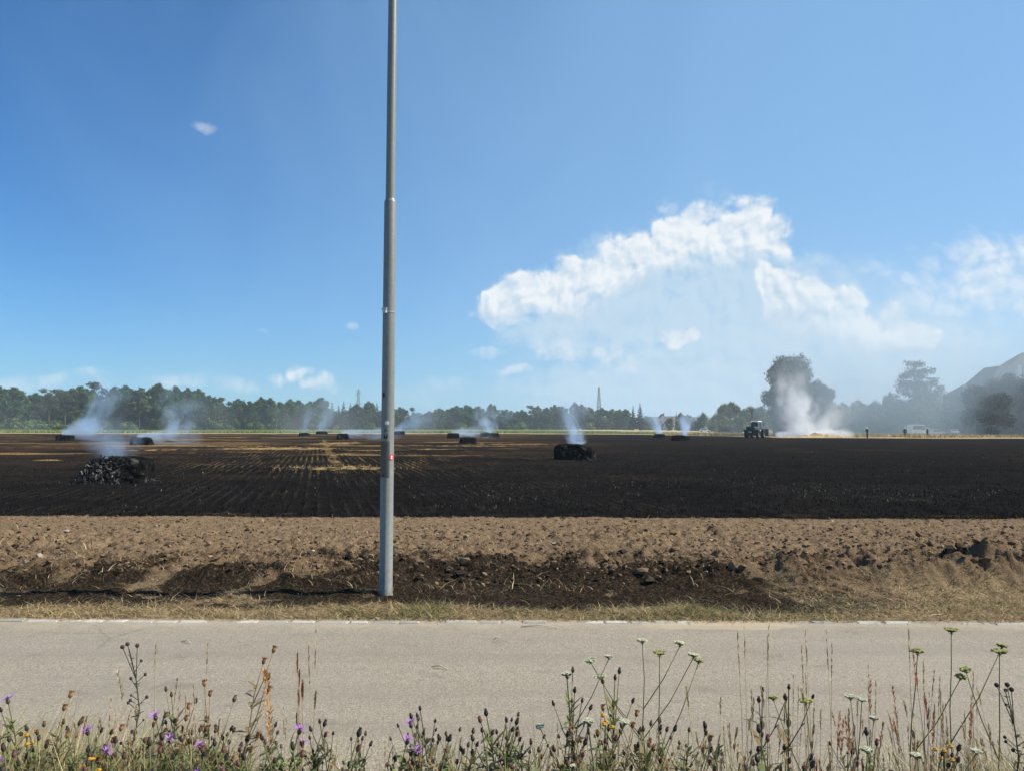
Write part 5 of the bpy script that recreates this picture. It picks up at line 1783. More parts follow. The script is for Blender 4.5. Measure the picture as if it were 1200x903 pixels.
for px, d_, rz, lb_, pt, vn_ in ((1076, 171, rad(6), 'white parked van shining through the smoke between two firefighters', M_CARW, True),
                        (1096, 173, rad(12), 'silver parked car behind the firefighter in front of the hipped roof', M_CARS, False),
                        (1115, 171, rad(80), 'silver parked car seen end on beside the large dark bush', M_CARS, False),
                        (826, 300, rad(-8), 'white parked car shining in the sun beyond the dry meadow', M_CARW, False)):
    p_ = at(px, 500, d_)
    c_ = car(lb_, (p_.x, p_.y, 0.0), rz, pt, vn_)
    if vn_: c_.scale = (.95, 1.1, 1.28); c_['category'] = 'van'


# ------------------------------------------------------------------ houses
M_PLAST = plain('render_wall', (.13, .115, .10), .9, .2, .1, 1.5)


def tile_fn(c0, c1):
    def fn(n, b):
        p = n.objc(); x, y, z = n.sep(p)
        w = n.m('SINE', n.m('MULTIPLY', z, 22))
        k = n.noise(p, 2.5, 5, .65)
        c = n.mix(k, c0, c1)
        bump(n, b, w, .4, .03)
        return c
    return fn


M_TILE = material('roof_tile', tile_fn((.045, .040, .036), (.085, .074, .066)), .85, .2)
M_TILER = material('roof_tile_red', tile_fn((.20, .07, .045), (.30, .12, .08)), .85, .2)
M_WOOD = plain('shutter_wood', (.10, .07, .045), .8, .2, .25, 6)


def hip_roof(mb, x0, x1, y0, y1, ze, zr, hx0, hx1, ov=.6, hy=None, cut=None):
    """roof with a ridge along x from x0+hx0 to x1-hx1"""
    ym = (y0 + y1) / 2
    V = [(x0 - ov, y0 - ov, ze), (x1 + ov, y0 - ov, ze), (x1 + ov, y1 + ov, ze), (x0 - ov, y1 + ov, ze), (x0 + hx0, ym, zr), (x1 - hx1, ym, zr)]
    V += [(a, b, c - .22) for a, b, c in V[:4]]
    mb.add(V, [(0, 1, 5, 4), (2, 3, 4, 5), (0, 6, 7, 1), (1, 7, 8, 2), (2, 8, 9, 3), (3, 9, 6, 0), (6, 9, 8, 7)], [(3, 0, 4), (1, 2, 5)])


def window(t, x, y, z, w, h, face='y', shut=True):
    s = -1
    mb = MB()
    if face == 'y':
        for dx, dz, ww, hh in ((0, h / 2, w + .16, .09), (0, -h / 2, w + .16, .09), (-w / 2, 0, .09, h), (w / 2, 0, .09, h), (0, 0, .05, h)):
            mb.box((x + dx, y - .03, z + dz), (ww, .09, hh))
    else:
        for dy, dz, ww, hh in ((0, h / 2, w + .16, .09), (0, -h / 2, w + .16, .09), (-w / 2, 0, .09, h), (w / 2, 0, .09, h), (0, 0, .05, h)):
            mb.box((x - .03, y + dy, z + dz), (.09, ww, hh))
    f = mb.build('window', M_FRAME, t)
    mb = MB(); mb.box((x, y, z) if face == 'y' else (x, y, z), (w, .03, h) if face == 'y' else (.03, w, h)); mb.build('pane', M_GLASS, f)
    if shut:
        for q in (-1, 1):
            mb = MB()
            mb.box((x + q * (w / 2 + .30), y - .03, z) if face == 'y' else (x - .03, y + q * (w / 2 + .3), z), (.45, .06, h) if face == 'y' else (.06, .45, h)); mb.build('shutter', M_WOOD, f)


# big farmhouse: lower wing and tall main roof
dh = 186.0
zr = at(1203, 418, dh).z
zw = at(1146, 449.5, dh).z
x_l = at(1176, 428, dh).x; z_l = at(1176, 428, dh).z
fh = thing('farmhouse', 'large farmhouse with stepped hipped roofs half lost in smoke', 'house', (0, 0, 0))
xa = at(1150, 450, dh).x
mb = MB()
zeave = at(1154, 450.5, dh).z - .6; zwing = at(1128, 461, dh).z - .4
mb.box((xa + 13, dh + 4.5, zeave / 2 - .05), (20, 10, zeave))
mb.box((xa - 1.6, dh + 4.4, zwing / 2 - .05), (6.6, 7.5, zwing))
mb.build('wall', M_PLAST, fh)
mb = MB()
# main roof body: lower mansard step then the ridge
z1 = z_l
x0 = xa + 1.4
yc = dh + 4.5
xr = at(1190, 427.5, dh).x; xe = at(1154, 449.8, dh).x
ze = at(1154, 450.5, dh).z - .6
V = [(xe - .3, dh - 1.2, ze), (xa + 24, dh - 1.2, ze), (xa + 24, dh + 10.2, ze), (xe - .3, dh + 10.2, ze),
     (x_l, dh + 1.6, z_l), (xa + 24, dh + 1.6, z_l), (xa + 24, dh + 7.6, z_l), (x_l, dh + 7.6, z_l)]
mb.add(V, [(0, 1, 5, 4), (1, 2, 6, 5), (2, 3, 7, 6), (3, 0, 4, 7), (4, 5, 6, 7), (3, 2, 1, 0)])
xt = at(1212, 412, dh).x
V = [(xr, dh + 1.9, z_l + .03), (xa + 23.9, dh + 1.9, z_l + .03), (xa + 23.9, dh + 7.3, z_l + .03), (xr, dh + 7.3, z_l + .03), (xt, dh + 4.6, at(1212, 411, dh).z), (xa + 23.9, dh + 4.6, at(1212, 411, dh).z)]
mb.add(V, [(0, 1, 5, 4), (2, 3, 4, 5), (3, 2, 1, 0)], [(3, 0, 4), (1, 2, 5)])
roof = mb.build('roof', M_TILE, fh)
mb = MB()
xw = at(1128, 460, dh).x; xw1 = at(1141, 450, dh).x
zl_ = at(1128, 461, dh).z
V = [(xw - .3, dh - .2, zl_ - .4), (xe + .6, dh - .2, zl_ - .4), (xe + .6, dh + 9, zl_ - .4), (xw - .3, dh + 9, zl_ - .4), (xw1, dh + 4.4, zw), (xe + .6, dh + 4.4, zw)]
mb.add(V, [(0, 1, 5, 4), (2, 3, 4, 5), (3, 2, 1, 0)], [(3, 0, 4), (1, 2, 5)])
mb.build('wing_roof', M_TILE, fh)
xc = at(1193.5, 430, dh).x
mb = MB(); mb.box((xc, dh - .1, (z_l + at(1193, 443, dh).z) / 2), (.95, .7, z_l - at(1193, 443, dh).z)); mb.box((xc, dh - .1, z_l + .06), (1.1, .85, .14))
mb.build('chimney', plain('chimney_render', (.62, .58, .54), .9), roof)
dm = at(1182, 450, dh)
mb = MB(); mb.box((dm.x, dh - .4, dm.z), (1.7, 2.0, 1.7)); mb.build('dormer', M_WOOD, roof)
for k in range(4): window(fh, xa + 5.5 + k * 4, dh - .52, 4.4, 1.1, 1.5)
for k in range(4): window(fh, xa + 5.5 + k * 4, dh - .52, 1.7, 1.1, 1.5)

# house behind the cedar
d2 = 215.0
hh = thing('hipped_house', 'house with a plain hipped roof behind the tall cedar', 'house')
xa2 = at(1082, 460, d2).x; xb2 = at(1116, 460, d2).x; zt = at(1100, 456, d2).z; ze2 = at(1120, 472, d2).z
mb = MB(); mb.box(((xa2 + xb2) / 2, d2 + 5, ze2 / 2 - .1), (xb2 - xa2 + 1, 10, ze2)); mb.build('wall', M_PLAST, hh)
mb = MB(); hip_roof(mb, xa2 - .5, xb2 + 1.0, d2 - .4, d2 + 10.4, ze2, zt, 4.0, 5.0); mb.build('roof', M_TILE, hh)
for k in range(3): window(hh, xa2 + 1.5 + k * 2.6, d2 - .02, 2.8, 1.1, 1.4)

# far red roofed houses
def cottage(label, px0, px1, top, d_, gable, tiles=M_TILER):
    a = at(px0, 500, d_); b = at(px1, 500, d_); zt_ = at((px0 + px1) / 2, top, d_).z
    w = b.x - a.x; t = thing('cottage', label, 'house', ((a.x + b.x) / 2, d_, 0))
    zw_ = zt_ * .55
    mb = MB(); mb.box((0, 4, zw_ / 2), (w, 8, zw_))
    if gable:
        mb.add([(-w / 2, .0, zw_), (w / 2, .0, zw_), (0, .0, zt_ - .2)], [], [(0, 1, 2)])
    mb.build('wall', plain('white_render', (.72, .70, .66), .9, .2, .05, 1), t)
    mb = MB()
    if gable:
        q = w / 2 + .4; e = zw_ - .4
        for s in (-1, 1):
            mb.add([(0, -.5, zt_), (s * q, -.5, e), (s * q, 8.5, e), (0, 8.5, zt_), (0, -.5, zt_ - .25), (s * q, -.5, e - .25), (s * q, 8.5, e - .25), (0, 8.5, zt_ - .25)], [(0, 1, 2, 3), (4, 7, 6, 5), (0, 4, 5, 1), (1, 5, 6, 2), (2, 6, 7, 3)])
    else:
        hip_roof(mb, -w / 2, w / 2, 0, 8, zw_, zt_, w * .25, w * .25)
    rf = mb.build('roof', tiles, t)
    mb = MB(); mb.box((w * .2, 3.2, zt_ - .2), (.7, .7, 1.8)); mb.build('chimney', M_TILER, rf)
    for k in (-1, 1): window(t, k * w * .24, -.02, zw_ * .6, 1.0, 1.3, shut=False)


cottage('far cottage with a steep red gable roof beyond the field', 771.5, 782, 484.5, 560, True)
cottage('far low cottage with white wall and red hipped roof next to the gabled one', 781, 792, 489, 545, False)
cottage('distant cottage with a grey brown roof between small trees', 806, 818, 490, 560, False, M_TILE)


# ------------------------------------------------------------------ power pylons
M_LAT = plain('pylon_steel', (.20, .21, .23), .6, .4, .15, .3)


def pylon(label, px, top, d_, base_w, arms, rz, th=.20):
    b = at(px, 500, d_); Hh = at(px, top, d_).z
    t = thing('power_pylon', label, 'pylon', (b.x, b.y, 0), rz)
    mb = MB()
    def hw(z):
        u = z / Hh
        return base_w / 2 * ((1 - u) ** 1.1 * .86 + .14) if u < .97 else .12
    lv = [0, .14, .27, .38, .48, .57, .65, .72, .79, .85, .91, .96]
    cs = lambda z: [(-hw(z), -hw(z), z), (hw(z), -hw(z), z), (hw(z), hw(z), z), (-hw(z), hw(z), z)]
    for i in range(len(lv) - 1):
        A, B = cs(lv[i] * Hh), cs(lv[i + 1] * Hh)
        for k in range(4):
            mb.tube([A[k], B[k]], th, 4); mb.tube([A[k], B[(k + 1) % 4]], th * .55, 4); mb.tube([A[(k + 1) % 4], B[k]], th * .55, 4)
            mb.tube([B[k], B[(k + 1) % 4]], th * .55, 4)
    A = cs(.96 * Hh)
    for k in range(4): mb.tube([A[k], (0, 0, Hh)], th, 4)
    mb.build('mast', M_LAT, t)
    for u, w in arms:
        mb = MB(); z = u * Hh
        for s in (-1, 1):
            for q in (-1, 1):
                mb.tube([(s * hw(z), q * hw(z), z), (s * w, 0, z)], th * .8, 4); mb.tube([(s * hw(z + 2), q * hw(z + 2), z + 2), (s * w, 0, z)], th * .7, 4)
            mb.tube([(s * w, 0, z), (s * w, 0, z - 2.2)], th * .6, 4)
        mb.build('cross_arm', M_LAT, t)
    return t


pylon('slim lattice power pylon with short arms over the wood by the lamp pole', 419.5, 454.5, 860, 7.0, ((.60, 4.6), (.83, 3.2), (.91, 2.4)), rad(4), .20)
pylon('thicker lattice pylon with arms seen edge on above the trees', 702, 452.5, 780, 6.4, ((.52, 5.2), (.68, 6.2), (.82, 5.0)), rad(76), .27)
# ------------------------------------------------------------------ wild plants on the near verge
def vg(x, y):
    return .012


STEMC = {'dry': (.32, .23, .12), 'green': (.15, .17, .065), 'red': (.24, .12, .07), 'dark': (.10, .085, .055), 'olive': (.22, .20, .085)}


def leaf_add(mb, p, d, L, w, col, droop=.3, fold=.2):
    """a lance-shaped leaf bent down along its length"""
    d = Vector(d).normalized(); side = d.cross(Vector((0, 0, 1)))
    side = side.normalized() if side.length > 1e-3 else Vector((1, 0, 0))
    V = []; k = 5
    for i in range(k + 1):
        t = i / k
        c = Vector(p) + d * L * t + Vector((0, 0, -droop * L * t * t))
        ww = w * math.sin(PI * min(.98, .08 + .9 * t)) ** .8
        V += [c - side * ww, c + side * ww]
    mb.add([tuple(v) for v in V], [(2 * i, 2 * i + 1, 2 * i + 3, 2 * i + 2) for i in range(k)], col=col)


def jit(c, a=.25):
    k = random.uniform(1 - a, 1 + a)
    return tuple(min(1, x * k) for x in c)


def head_bud(root, p, d, r, kind, parent=None):
    d = Vector(d).normalized(); M = d.to_track_quat('Z', 'Y').to_matrix()
    mb = MB()
    base = {'brown': (.13, .075, .04), 'dark': (.06, .045, .038), 'rust': (.25, .135, .065), 'purple': (.11, .085, .05), 'pink': (.17, .08, .055)}[kind]
    prof = [(.14, -1.2), (.55, -.95), (.88, -.4), (.92, .05), (.66, .65), (.48, 1.0), (.62, 1.35), (.02, 1.2)]
    V = [];
    mb.lathe([(a * r, z * r * 1.15) for a, z in prof], 8, p, M.to_4x4(), col=jit(base))
    if kind == 'rust':
        for k in range(9):
            a = 2 * PI * k / 9
            q = Vector(p) + M @ Vector((math.cos(a) * r * .6, math.sin(a) * r * .6, r * .6)); e = Vector(p) + M @ Vector((math.cos(a) * r * 1.5, math.sin(a) * r * 1.5, r * 1.7))
            leaf_add(mb, q, e - q, (e - q).length, r * .32, jit((.30, .16, .07)), 0)
    o = mb.build('flower_head', M_PLANT, root, False, True)
    if kind in ('purple', 'pink'):
        mb = MB()
        n_ = 22 if kind == 'purple' else 10
        for k in range(n_):
            a = 2 * PI * k / n_ + random.uniform(-.1, .1); up = random.uniform(.25, 1.0); L = r * (2.9 if kind == 'purple' else 1.3) * random.uniform(.8, 1.1)
            q = Vector(p) + M @ Vector((math.cos(a) * r * .4, math.sin(a) * r * .4, r * .7))
            leaf_add(mb, q, M @ Vector((math.cos(a), math.sin(a), up)), L, r * .20, jit((.46, .20, .62) if kind == 'purple' else (.36, .12, .24), .2), .1)
        mb.build('petals', M_PLANT, o, False, True)
    return o


def knapweed(label, seed, h=.8, heads=('brown', 'purple'), stem='olive', leaf=(.15, .175, .06), branches=5, r=.0064, leafy_=1.0, group=None):
    random.seed(seed)
    root = thing('knapweed', label, 'wildflower', group=group)
    mb = MB(); lf = MB()
    tops = []
    mp = [Vector((0, 0, -.05))]
    lx, ly = random.uniform(-.10, .10), random.uniform(-.06, .06)
    for i in range(1, 8):
        t = i / 7
        mp.append(Vector((lx * t * t + random.uniform(-.006, .006), ly * t * t, h * t)))
    mb.tube(mp, [.0030 - .0013 * i / 7 for i in range(8)], 5, col=STEMC[stem])
    tops.append((mp[-1], mp[-1] - mp[-2]))
    for b in range(branches):
        t = random.uniform(.35, .88); i = int(t * 7); s = mp[i].lerp(mp[min(7, i + 1)], t * 7 - i)
        a = random.uniform(0, 2 * PI); L = h * random.uniform(.14, .30) * (1.15 - t * .4)
        d = Vector((math.cos(a) * .55, math.sin(a) * .55, 1)).normalized()
        m_ = s + d * L * .5; e = s + d * L + Vector((0, 0, L * .18))
        mb.tube([s, m_, e], [.0019, .0016, .0013], 5, col=jit(STEMC[stem]))
        tops.append((e, e - m_))
        leaf_add(lf, s, (math.cos(a), math.sin(a), .7), random.uniform(.035, .07), .0045, jit(leaf), .3)
        leaf_add(lf, m_, (math.cos(a + 1), math.sin(a + 1), .9), random.uniform(.02, .045), .0035, jit(leaf), .3)
    for i in range(int(70 * leafy_)):
        t = random.random() * .9; k = int(t * 7); s = mp[k].lerp(mp[k + 1], t * 7 - k)
        a = random.uniform(0, 2 * PI)
        leaf_add(lf, s, (math.cos(a), math.sin(a), random.uniform(.3, 1.3)), random.uniform(.05, .14) * (1.15 - t * .7), random.uniform(.005, .012) * (1.15 - .5 * t), jit(leaf if random.random() < .8 else (.22, .15, .07)), random.uniform(.1, .6))
    mb.build('stem', M_PLANT, root, True, True)
    if lf.v: lf.build('leaves', M_PLANT, root, False, True)
    for k, (p, d) in enumerate(tops):
        head_bud(root, p, d, r * random.uniform(.8, 1.2), heads[k % len(heads)])
    root['_h'] = h
    return root


def bugloss(label, seed, h=.8, col=(.075, .05, .05), group=None):
    random.seed(seed)
    root = thing('tall_herb', label, 'wildflower', group=group)
    mb = MB(); lf = MB(); hd = MB()
    mp = [Vector((.02 * math.sin(i * 1.3), .01 * math.cos(i), h * i / 8)) for i in range(9)]; mp[0].z = -.05
    mb.tube(mp, [.0034 - .0016 * i / 8 for i in range(9)], 5, col=(.10, .10, .06))
    for i in range(46):
        t = random.uniform(.12, .98); k = int(t * 8); s = mp[k].lerp(mp[min(8, k + 1)], t * 8 - k); a = random.uniform(0, 2 * PI)
        leaf_add(lf, s, (math.cos(a), math.sin(a), random.uniform(.3, 1)), random.uniform(.02, .075) * (1.2 - t), random.uniform(.004, .009), jit((.085, .10, .05) if random.random() < .7 else (.10, .06, .06)), .4)
    for i in range(12):
        t = random.uniform(.55, .97); k = int(t * 8); s = mp[k].lerp(mp[min(8, k + 1)], t * 8 - k); a = random.uniform(0, 2 * PI)
        e = s + Vector((math.cos(a), math.sin(a), .8)) * random.uniform(.015, .04)
        mb.tube([s, e], .0013, 4, col=(.09, .09, .06)); lf.ball(e, random.uniform(.004, .007), 6, 4, col=jit(col))
    for k in range(3):
        a = k * 2.1
        e = mp[-1] + Vector((math.cos(a) * .028, math.sin(a) * .02, .012)); mb.tube([mp[-2], e], .0014, 4, col=(.1, .09, .06)); hd = MB(); hd.ball(e, (.0075, .0075, .007), 8, 5, col=jit(col)); hd.build('flower_head', M_PLANT, root, False, True)
    mb.build('stem', M_PLANT, root, True, True); lf.build('leaves', M_PLANT, root, False, True)
    root['_h'] = h
    return root


def umbel_add(root, p, d, R, col, cup=.0, name='umbel', thick=.006):
    d = Vector(d).normalized(); M = d.to_track_quat('Z', 'Y').to_matrix(); mb = MB()
    nr = 20
    for k in range(nr):
        a = k * 2.39996; q = R * math.sqrt((k + .5) / nr)
        e = Vector(p) + M @ Vector((math.cos(a) * q, math.sin(a) * q, R * .55 + cup * q * q / R))
        mb.tube([p, Vector(p).lerp(e, .6) + M @ Vector((0, 0, -.08 * R)), e], .0009, 3, col=(.13, .15, .06))
        for j in range(13):
            f = e + M @ Vector((random.gauss(0, R * .12), random.gauss(0, R * .12), random.uniform(-.003, .004)))
            s = random.uniform(.0022, .0042); u = M @ Vector((s, 0, random.uniform(-.4, .4) * s)); v = M @ Vector((0, s, random.uniform(-.4, .4) * s))
            mb.add([f - u - v, f + u - v, f + u + v, f - u + v], [(0, 1, 2, 3)], col=jit(col, .2))
    for k in range(7):
        a = 2 * PI * k / 7
        leaf_add(mb, p, M @ Vector((math.cos(a), math.sin(a), -.3)), R * .5, .0016, (.12, .14, .06), .2)
    return mb.build(name, M_PLANT, root, False, True)


def carrot(label, seed, h=.85, umbels=3, col=(.50, .50, .36), R=.015, spread=.16, stem=(.17, .17, .075), group=None):
    random.seed(seed)
    root = thing('wild_carrot', label, 'wildflower', group=group)
    mb = MB(); lf = MB()
    mp = [Vector((.012 * math.sin(i * 1.1 + seed), .008 * i, h * i / 7)) for i in range(8)]; mp[0].z = -.05
    mb.tube(mp, [.0027 - .001 * i / 7 for i in range(8)], 5, col=stem)
    ends = [(mp[-1], Vector((0, 0, 1)))]
    for b in range(umbels - 1):
        t = random.uniform(.45, .78); k = int(t * 7); s = mp[k].lerp(mp[k + 1], t * 7 - k)
        a = (b % 2) * PI + random.uniform(-.5, .5)
        L = h * random.uniform(.22, .40)
        d = Vector((math.cos(a) * spread * 4, math.sin(a) * spread * 2, 1)).normalized()
        e = s + d * L + Vector((0, 0, L * .12)); mb.tube([s, s + d * L * .55, e], [.002, .0017, .0014], 5, col=jit(stem, .15))
        ends.append((e, d + Vector((0, 0, 2.5))))
        leaf_add(lf, s, (math.cos(a + 2), math.sin(a + 2), .6), .05, .002, jit((.11, .13, .05)), .4)
    for i in range(26):
        t = random.random() * .6; k = int(t * 7); s = mp[k].lerp(mp[k + 1], t * 7 - k); a = random.uniform(0, 2 * PI)
        leaf_add(lf, s, (math.cos(a), math.sin(a), random.uniform(.2, 1)), random.uniform(.03, .10), random.uniform(.0012, .003), jit((.11, .13, .05) if random.random() < .6 else (.26, .19, .10)), .4)
    mb.build('stem', M_PLANT, root, True, True); lf.build('leaves', M_PLANT, root, False, True)
    for p, d in ends:
        umbel_add(root, p, d, R * random.uniform(.8, 1.15), col)
    root['_h'] = h
    return root


def reed(label, seed, h=.95, culms=3, head=(.20, .09, .05), stemc=(.40, .31, .18), head_len=.12, head_w=.006, spread=.10, group=None, fluffy=1.0, name='grass_tuft', cat='grass'):
    random.seed(seed)
    root = thing(name, label, cat, group=group)
    st = MB(); lf = MB()
    for c in range(culms):
        a = random.uniform(0, 2 * PI); L = h * (1 if c == 0 else random.uniform(.6, .98)); ln = random.uniform(.3, 1) * spread * (1 if c else .4)
        b = Vector((random.uniform(-.03, .03), random.uniform(-.02, .02), -.05))
        mp = [b + Vector((math.cos(a) * ln * t * t * L, math.sin(a) * ln * t * t * L * .6, L * t + (.05 * t))) for t in (0, .25, .5, .75, 1)]
        st.tube(mp, [.0015, .0013, .0011, .0009, .0006], 4, col=jit(stemc))
        hd = MB(); d = (mp[-1] - mp[-2]).normalized()
        for i in range(int(46 * fluffy)):
            t = random.random(); s = mp[-1] - d * head_len * L / h * t; aa = random.uniform(0, 2 * PI); w = head_w * (math.sin(PI * (.1 + .85 * t)) ** .8)
            q = s + Vector((math.cos(aa) * w * .3, math.sin(aa) * w * .3, 0))
            leaf_add(hd, q, Vector((math.cos(aa) * w, math.sin(aa) * w, 0)) * random.uniform(.8, 1.6) + d * .012, random.uniform(.010, .017), .0018, jit(head, .35), 0)
        hd.build('seed_head', M_PLANT, root, False, True)
        for k in range(2):
            t = random.uniform(.1, .6); i = int(t * 4); s = mp[i].lerp(mp[i + 1], t * 4 - i); aa = random.uniform(0, 2 * PI)
            leaf_add(lf, s, (math.cos(aa) * .5, math.sin(aa) * .5, 1), random.uniform(.08, .22), .0022, jit((.30, .23, .11) if random.random() < .65 else (.13, .15, .05)), random.uniform(.1, .6))
    st.build('culms', M_PLANT, root, True, True); lf.build('blades', M_PLANT, root, False, True)
    root['_h'] = h
    return root


def ragwort(label, seed, h=.6, group=None):
    random.seed(seed)
    root = thing('yellow_flower', label, 'wildflower', group=group)
    mb = MB(); lf = MB()
    mp = [Vector((.01 * math.sin(i), 0, h * i / 6)) for i in range(7)]; mp[0].z = -.05
    mb.tube(mp, .0024, 5, col=(.12, .13, .05))
    for i in range(24):
        t = random.random() * .9; k = int(t * 6); s = mp[k].lerp(mp[k + 1], t * 6 - k); a = random.uniform(0, 2 * PI)
        leaf_add(lf, s, (math.cos(a), math.sin(a), .5), random.uniform(.03, .08), random.uniform(.005, .010), jit((.13, .16, .05)), .4)
    mb.build('stem', M_PLANT, root, True, True); lf.build('leaves', M_PLANT, root, False, True)
    for k in range(5):
        a = 2 * PI * k / 5; p = mp[-1] + Vector((math.cos(a) * .022, math.sin(a) * .02, random.uniform(-.03, .015))) * (1 if k else 0)
        hd = MB()
        for j in range(9):
            b = 2 * PI * j / 9
            leaf_add(hd, p, (math.cos(b), math.sin(b), .25), .009, .0026, jit((.66, .42, .05), .15), .1)
        hd.ball(p, (.006, .006, .005), 8, 4, col=(.55, .28, .03))
        hd.build('flower_head', M_PLANT, root, False, True)
    root['_h'] = h
    return root


G_KN = 'knapweeds along the near verge'; G_GR = 'dry grass stems along the near verge'; G_CA = 'wild carrots along the near verge'; G_DO = 'red brown dock stalks on the near verge'
PK = [knapweed('knapweed with dry brown seed heads and narrow leaves', 101, .70, ('brown', 'dark', 'rust'), 'olive', branches=4, group=G_KN),
      knapweed('knapweed with small purple flowers among brown buds', 102, .62, ('purple', 'brown', 'dark'), 'green', branches=3, group=G_KN),
      knapweed('leafy knapweed with closed dark buds', 103, .60, ('dark', 'pink'), 'green', (.12, .155, .05), branches=2, leafy_=1.6, group=G_KN),
      knapweed('withered knapweed with rust brown open seed heads', 104, .72, ('rust', 'rust', 'brown'), 'dry', (.24, .19, .09), branches=5, r=.0072, group=G_KN),
      knapweed('thin dark knapweed with black buds and few leaves', 105, .78, ('dark',), 'dark', (.11, .11, .055), branches=3, leafy_=.6, r=.0062, group=G_KN)]
PG = [reed('thin dry grass stems with pale narrow heads', 111, .85, 4, (.56, .42, .25), head_len=.10, head_w=.0018, group=G_GR, fluffy=.5),
      reed('tuft of red brown grass stems with fine heads', 112, .9, 3, (.56, .37, .22), (.52, .40, .25), .13, .0016, group=G_GR, fluffy=.5),
      reed('tuft of straw coloured stems with drooping blades', 113, .75, 6, (.42, .32, .17), head_len=.07, head_w=.003, spread=.3, group=G_GR, fluffy=.6)]
PD = [reed('dock stalk with rust red seed spikes', 121, .8, 3, (.36, .15, .07), (.30, .18, .10), .12, .005, .25, G_DO, .8, 'dock_stalk', 'wild plant')]
PC = [carrot('wild carrot with flat white flower heads', 131, .82, 3, group=G_CA),
      carrot('wild carrot with green unripe flower heads on thin forked stems', 132, .86, 2, (.34, .34, .12), .018, group=G_CA),
      carrot('tall branching wild carrot with white and green heads', 133, .9, 5, (.55, .56, .36), .020, .2, group=G_CA)]
PY = [ragwort('yellow flowered herb low among the knapweed', 141, .5, 'yellow flowers on the near verge')]
USEDP = set()


def put(proto, px, py, d, label=None, sx=1.0, rz=None, group=None):
    tp = at(px, py, d); sc = tp.z / proto['_h']
    rz = random.uniform(0, 6.28) if rz is None else rz
    s = (sc * sx * .5 + .5, sc * sx * .5 + .5, sc)
    # the tip of a leaning stem is not above its root: shift so the tip lands where it is seen
    if proto.name not in USEDP:
        USEDP.add(proto.name); o = proto
        o.location = (tp.x, d, .012); o.rotation_euler = (0, 0, rz); o.scale = s
        if label: o['label'] = label
    else:
        o = dup(proto, (tp.x, d, .012), rz, s, label)
    if label and 'group' in o and group is None:
        pass
    return o


random.seed(55)
# ones that can be told apart
put(bugloss('tall dark herb with three purplish black heads above the other flowers', 151, .8), 157, 764, 2.75, rz=0)
put(PG[0], 192, 757, 2.7, 'pale narrow grass spike next to the tall dark herb')
put(PG[0], 232, 758, 2.7, 'thin stem with a reddish brown spike on the road backdrop')
put(reed('bent straw coloured grass head leaning over the knapweeds', 152, .8, 1, (.50, .40, .24), (.34, .2, .1), .10, .006, .9), 178, 797, 2.6, rz=2.8)
put(PK[3], 272, 783, 2.7, 'tall leafy knapweed crowned with rust orange open seed heads')
put(PK[3], 246, 828, 2.6, 'shorter knapweed with a row of orange brown seed heads')
put(PK[1], 208, 835, 2.6, 'knapweed with a wide purple bloom beside the rust headed one')
put(PK[1], 36, 826, 2.65, 'knapweed with one small purple flower near the yellow blossoms')
put(PK[1], 122, 850, 2.5, 'low knapweed with a purple bloom over a brown grass spike')
put(PK[0], 215, 817, 2.7, 'knapweed with a pale orange bud above the purple bloom')
put(PY[0], 30, 866, 2.45, 'yellow flowered herb at the corner of the verge')
put(PY[0], 108, 893, 2.4, 'low yellow flowered herb by the bright green leaf')
put(reed('thick feathery orange brown grass head leaning over the verge', 153, .72, 1, (.52, .27, .09), (.36, .22, .10), .20, .016, .55, None, 4.0), 328, 790, 2.55, rz=2.9)
put(reed('tall bundle of straight dry orange brown stems beside the feathery grass head', 154, .95, 7, (.34, .17, .075), (.33, .19, .09), .06, .0025, .05), 357, 772, 2.55)
put(PG[1], 366, 745, 2.6, 'single stem with a thin rust red tip above the dry bundle')
put(PK[4], 396, 842, 2.6, 'dark knapweed with oval buds beside the dry bundle')
put(PK[4], 512, 827, 2.6, 'dark knapweed with two black buds above purple flowers')
put(PK[1], 510, 849, 2.55, 'knapweed with purple flowers under two black buds')
put(PK[1], 450, 870, 2.5, 'low knapweed with a single lilac bloom')
put(PK[1], 322, 860, 2.5, 'low knapweed with a lilac bloom left of the feathery grass head')
put(PK[2], 592, 828, 2.6, 'dense dark leafy spike of a knapweed on its own')
put(PK[2], 570, 852, 2.55, 'leafy knapweed with a pink bud next to the dense leafy spike')
put(PC[2], 757, 762, 2.75, 'tall branching wild carrot whose white heads stand highest', rz=.2)
put(PC[1], 782, 777, 2.7, 'wild carrot with a cupped brown green head beside the tallest carrot', rz=.5)
put(PC[0], 660, 790, 2.75, 'slender wild carrot with one yellowish white head over the road')
put(PK[0], 674, 800, 2.65, 'knapweed with a single red brown head on a thin stem')
put(PK[0], 716, 793, 2.65, 'knapweed with dark red heads right beside the forked carrot')
put(PY[0], 711, 850, 2.5, 'orange yellow flowers glowing under the tall carrot')
put(PK[4], 659, 828, 2.6, 'thin knapweed with one black pointed bud')
put(reed('broad dry brown blade slanting up from rust coloured buds', 155, .6, 1, (.26, .18, .10), (.24, .16, .09), .22, .006, .9), 702, 830, 2.5, rz=.4)
put(PG[1], 871, 730, 2.6, 'pair of very tall thin reddish stems reaching over the far kerb')
put(PG[1], 893, 735, 2.65, 'tall reddish grass stem with a slender curved head')
put(PK[4], 890, 803, 2.6, 'tall dark knapweed with small red tipped buds')
put(PK[4], 921, 800, 2.6, 'dark knapweed with spiky leaves next to the green carrot head')
put(PC[1], 960, 826, 2.5, 'wild carrot with a round green nest shaped head and withered leaves')
put(PC[0], 1018, 825, 2.55, 'wild carrot with a flat white head in front of dock stalks')
put(PC[0], 994, 880, 2.3, 'low wild carrot with a broad lacy white head')
put(PC[0], 1078, 885, 2.3, 'low wild carrot with a dense white head near an orange flower')
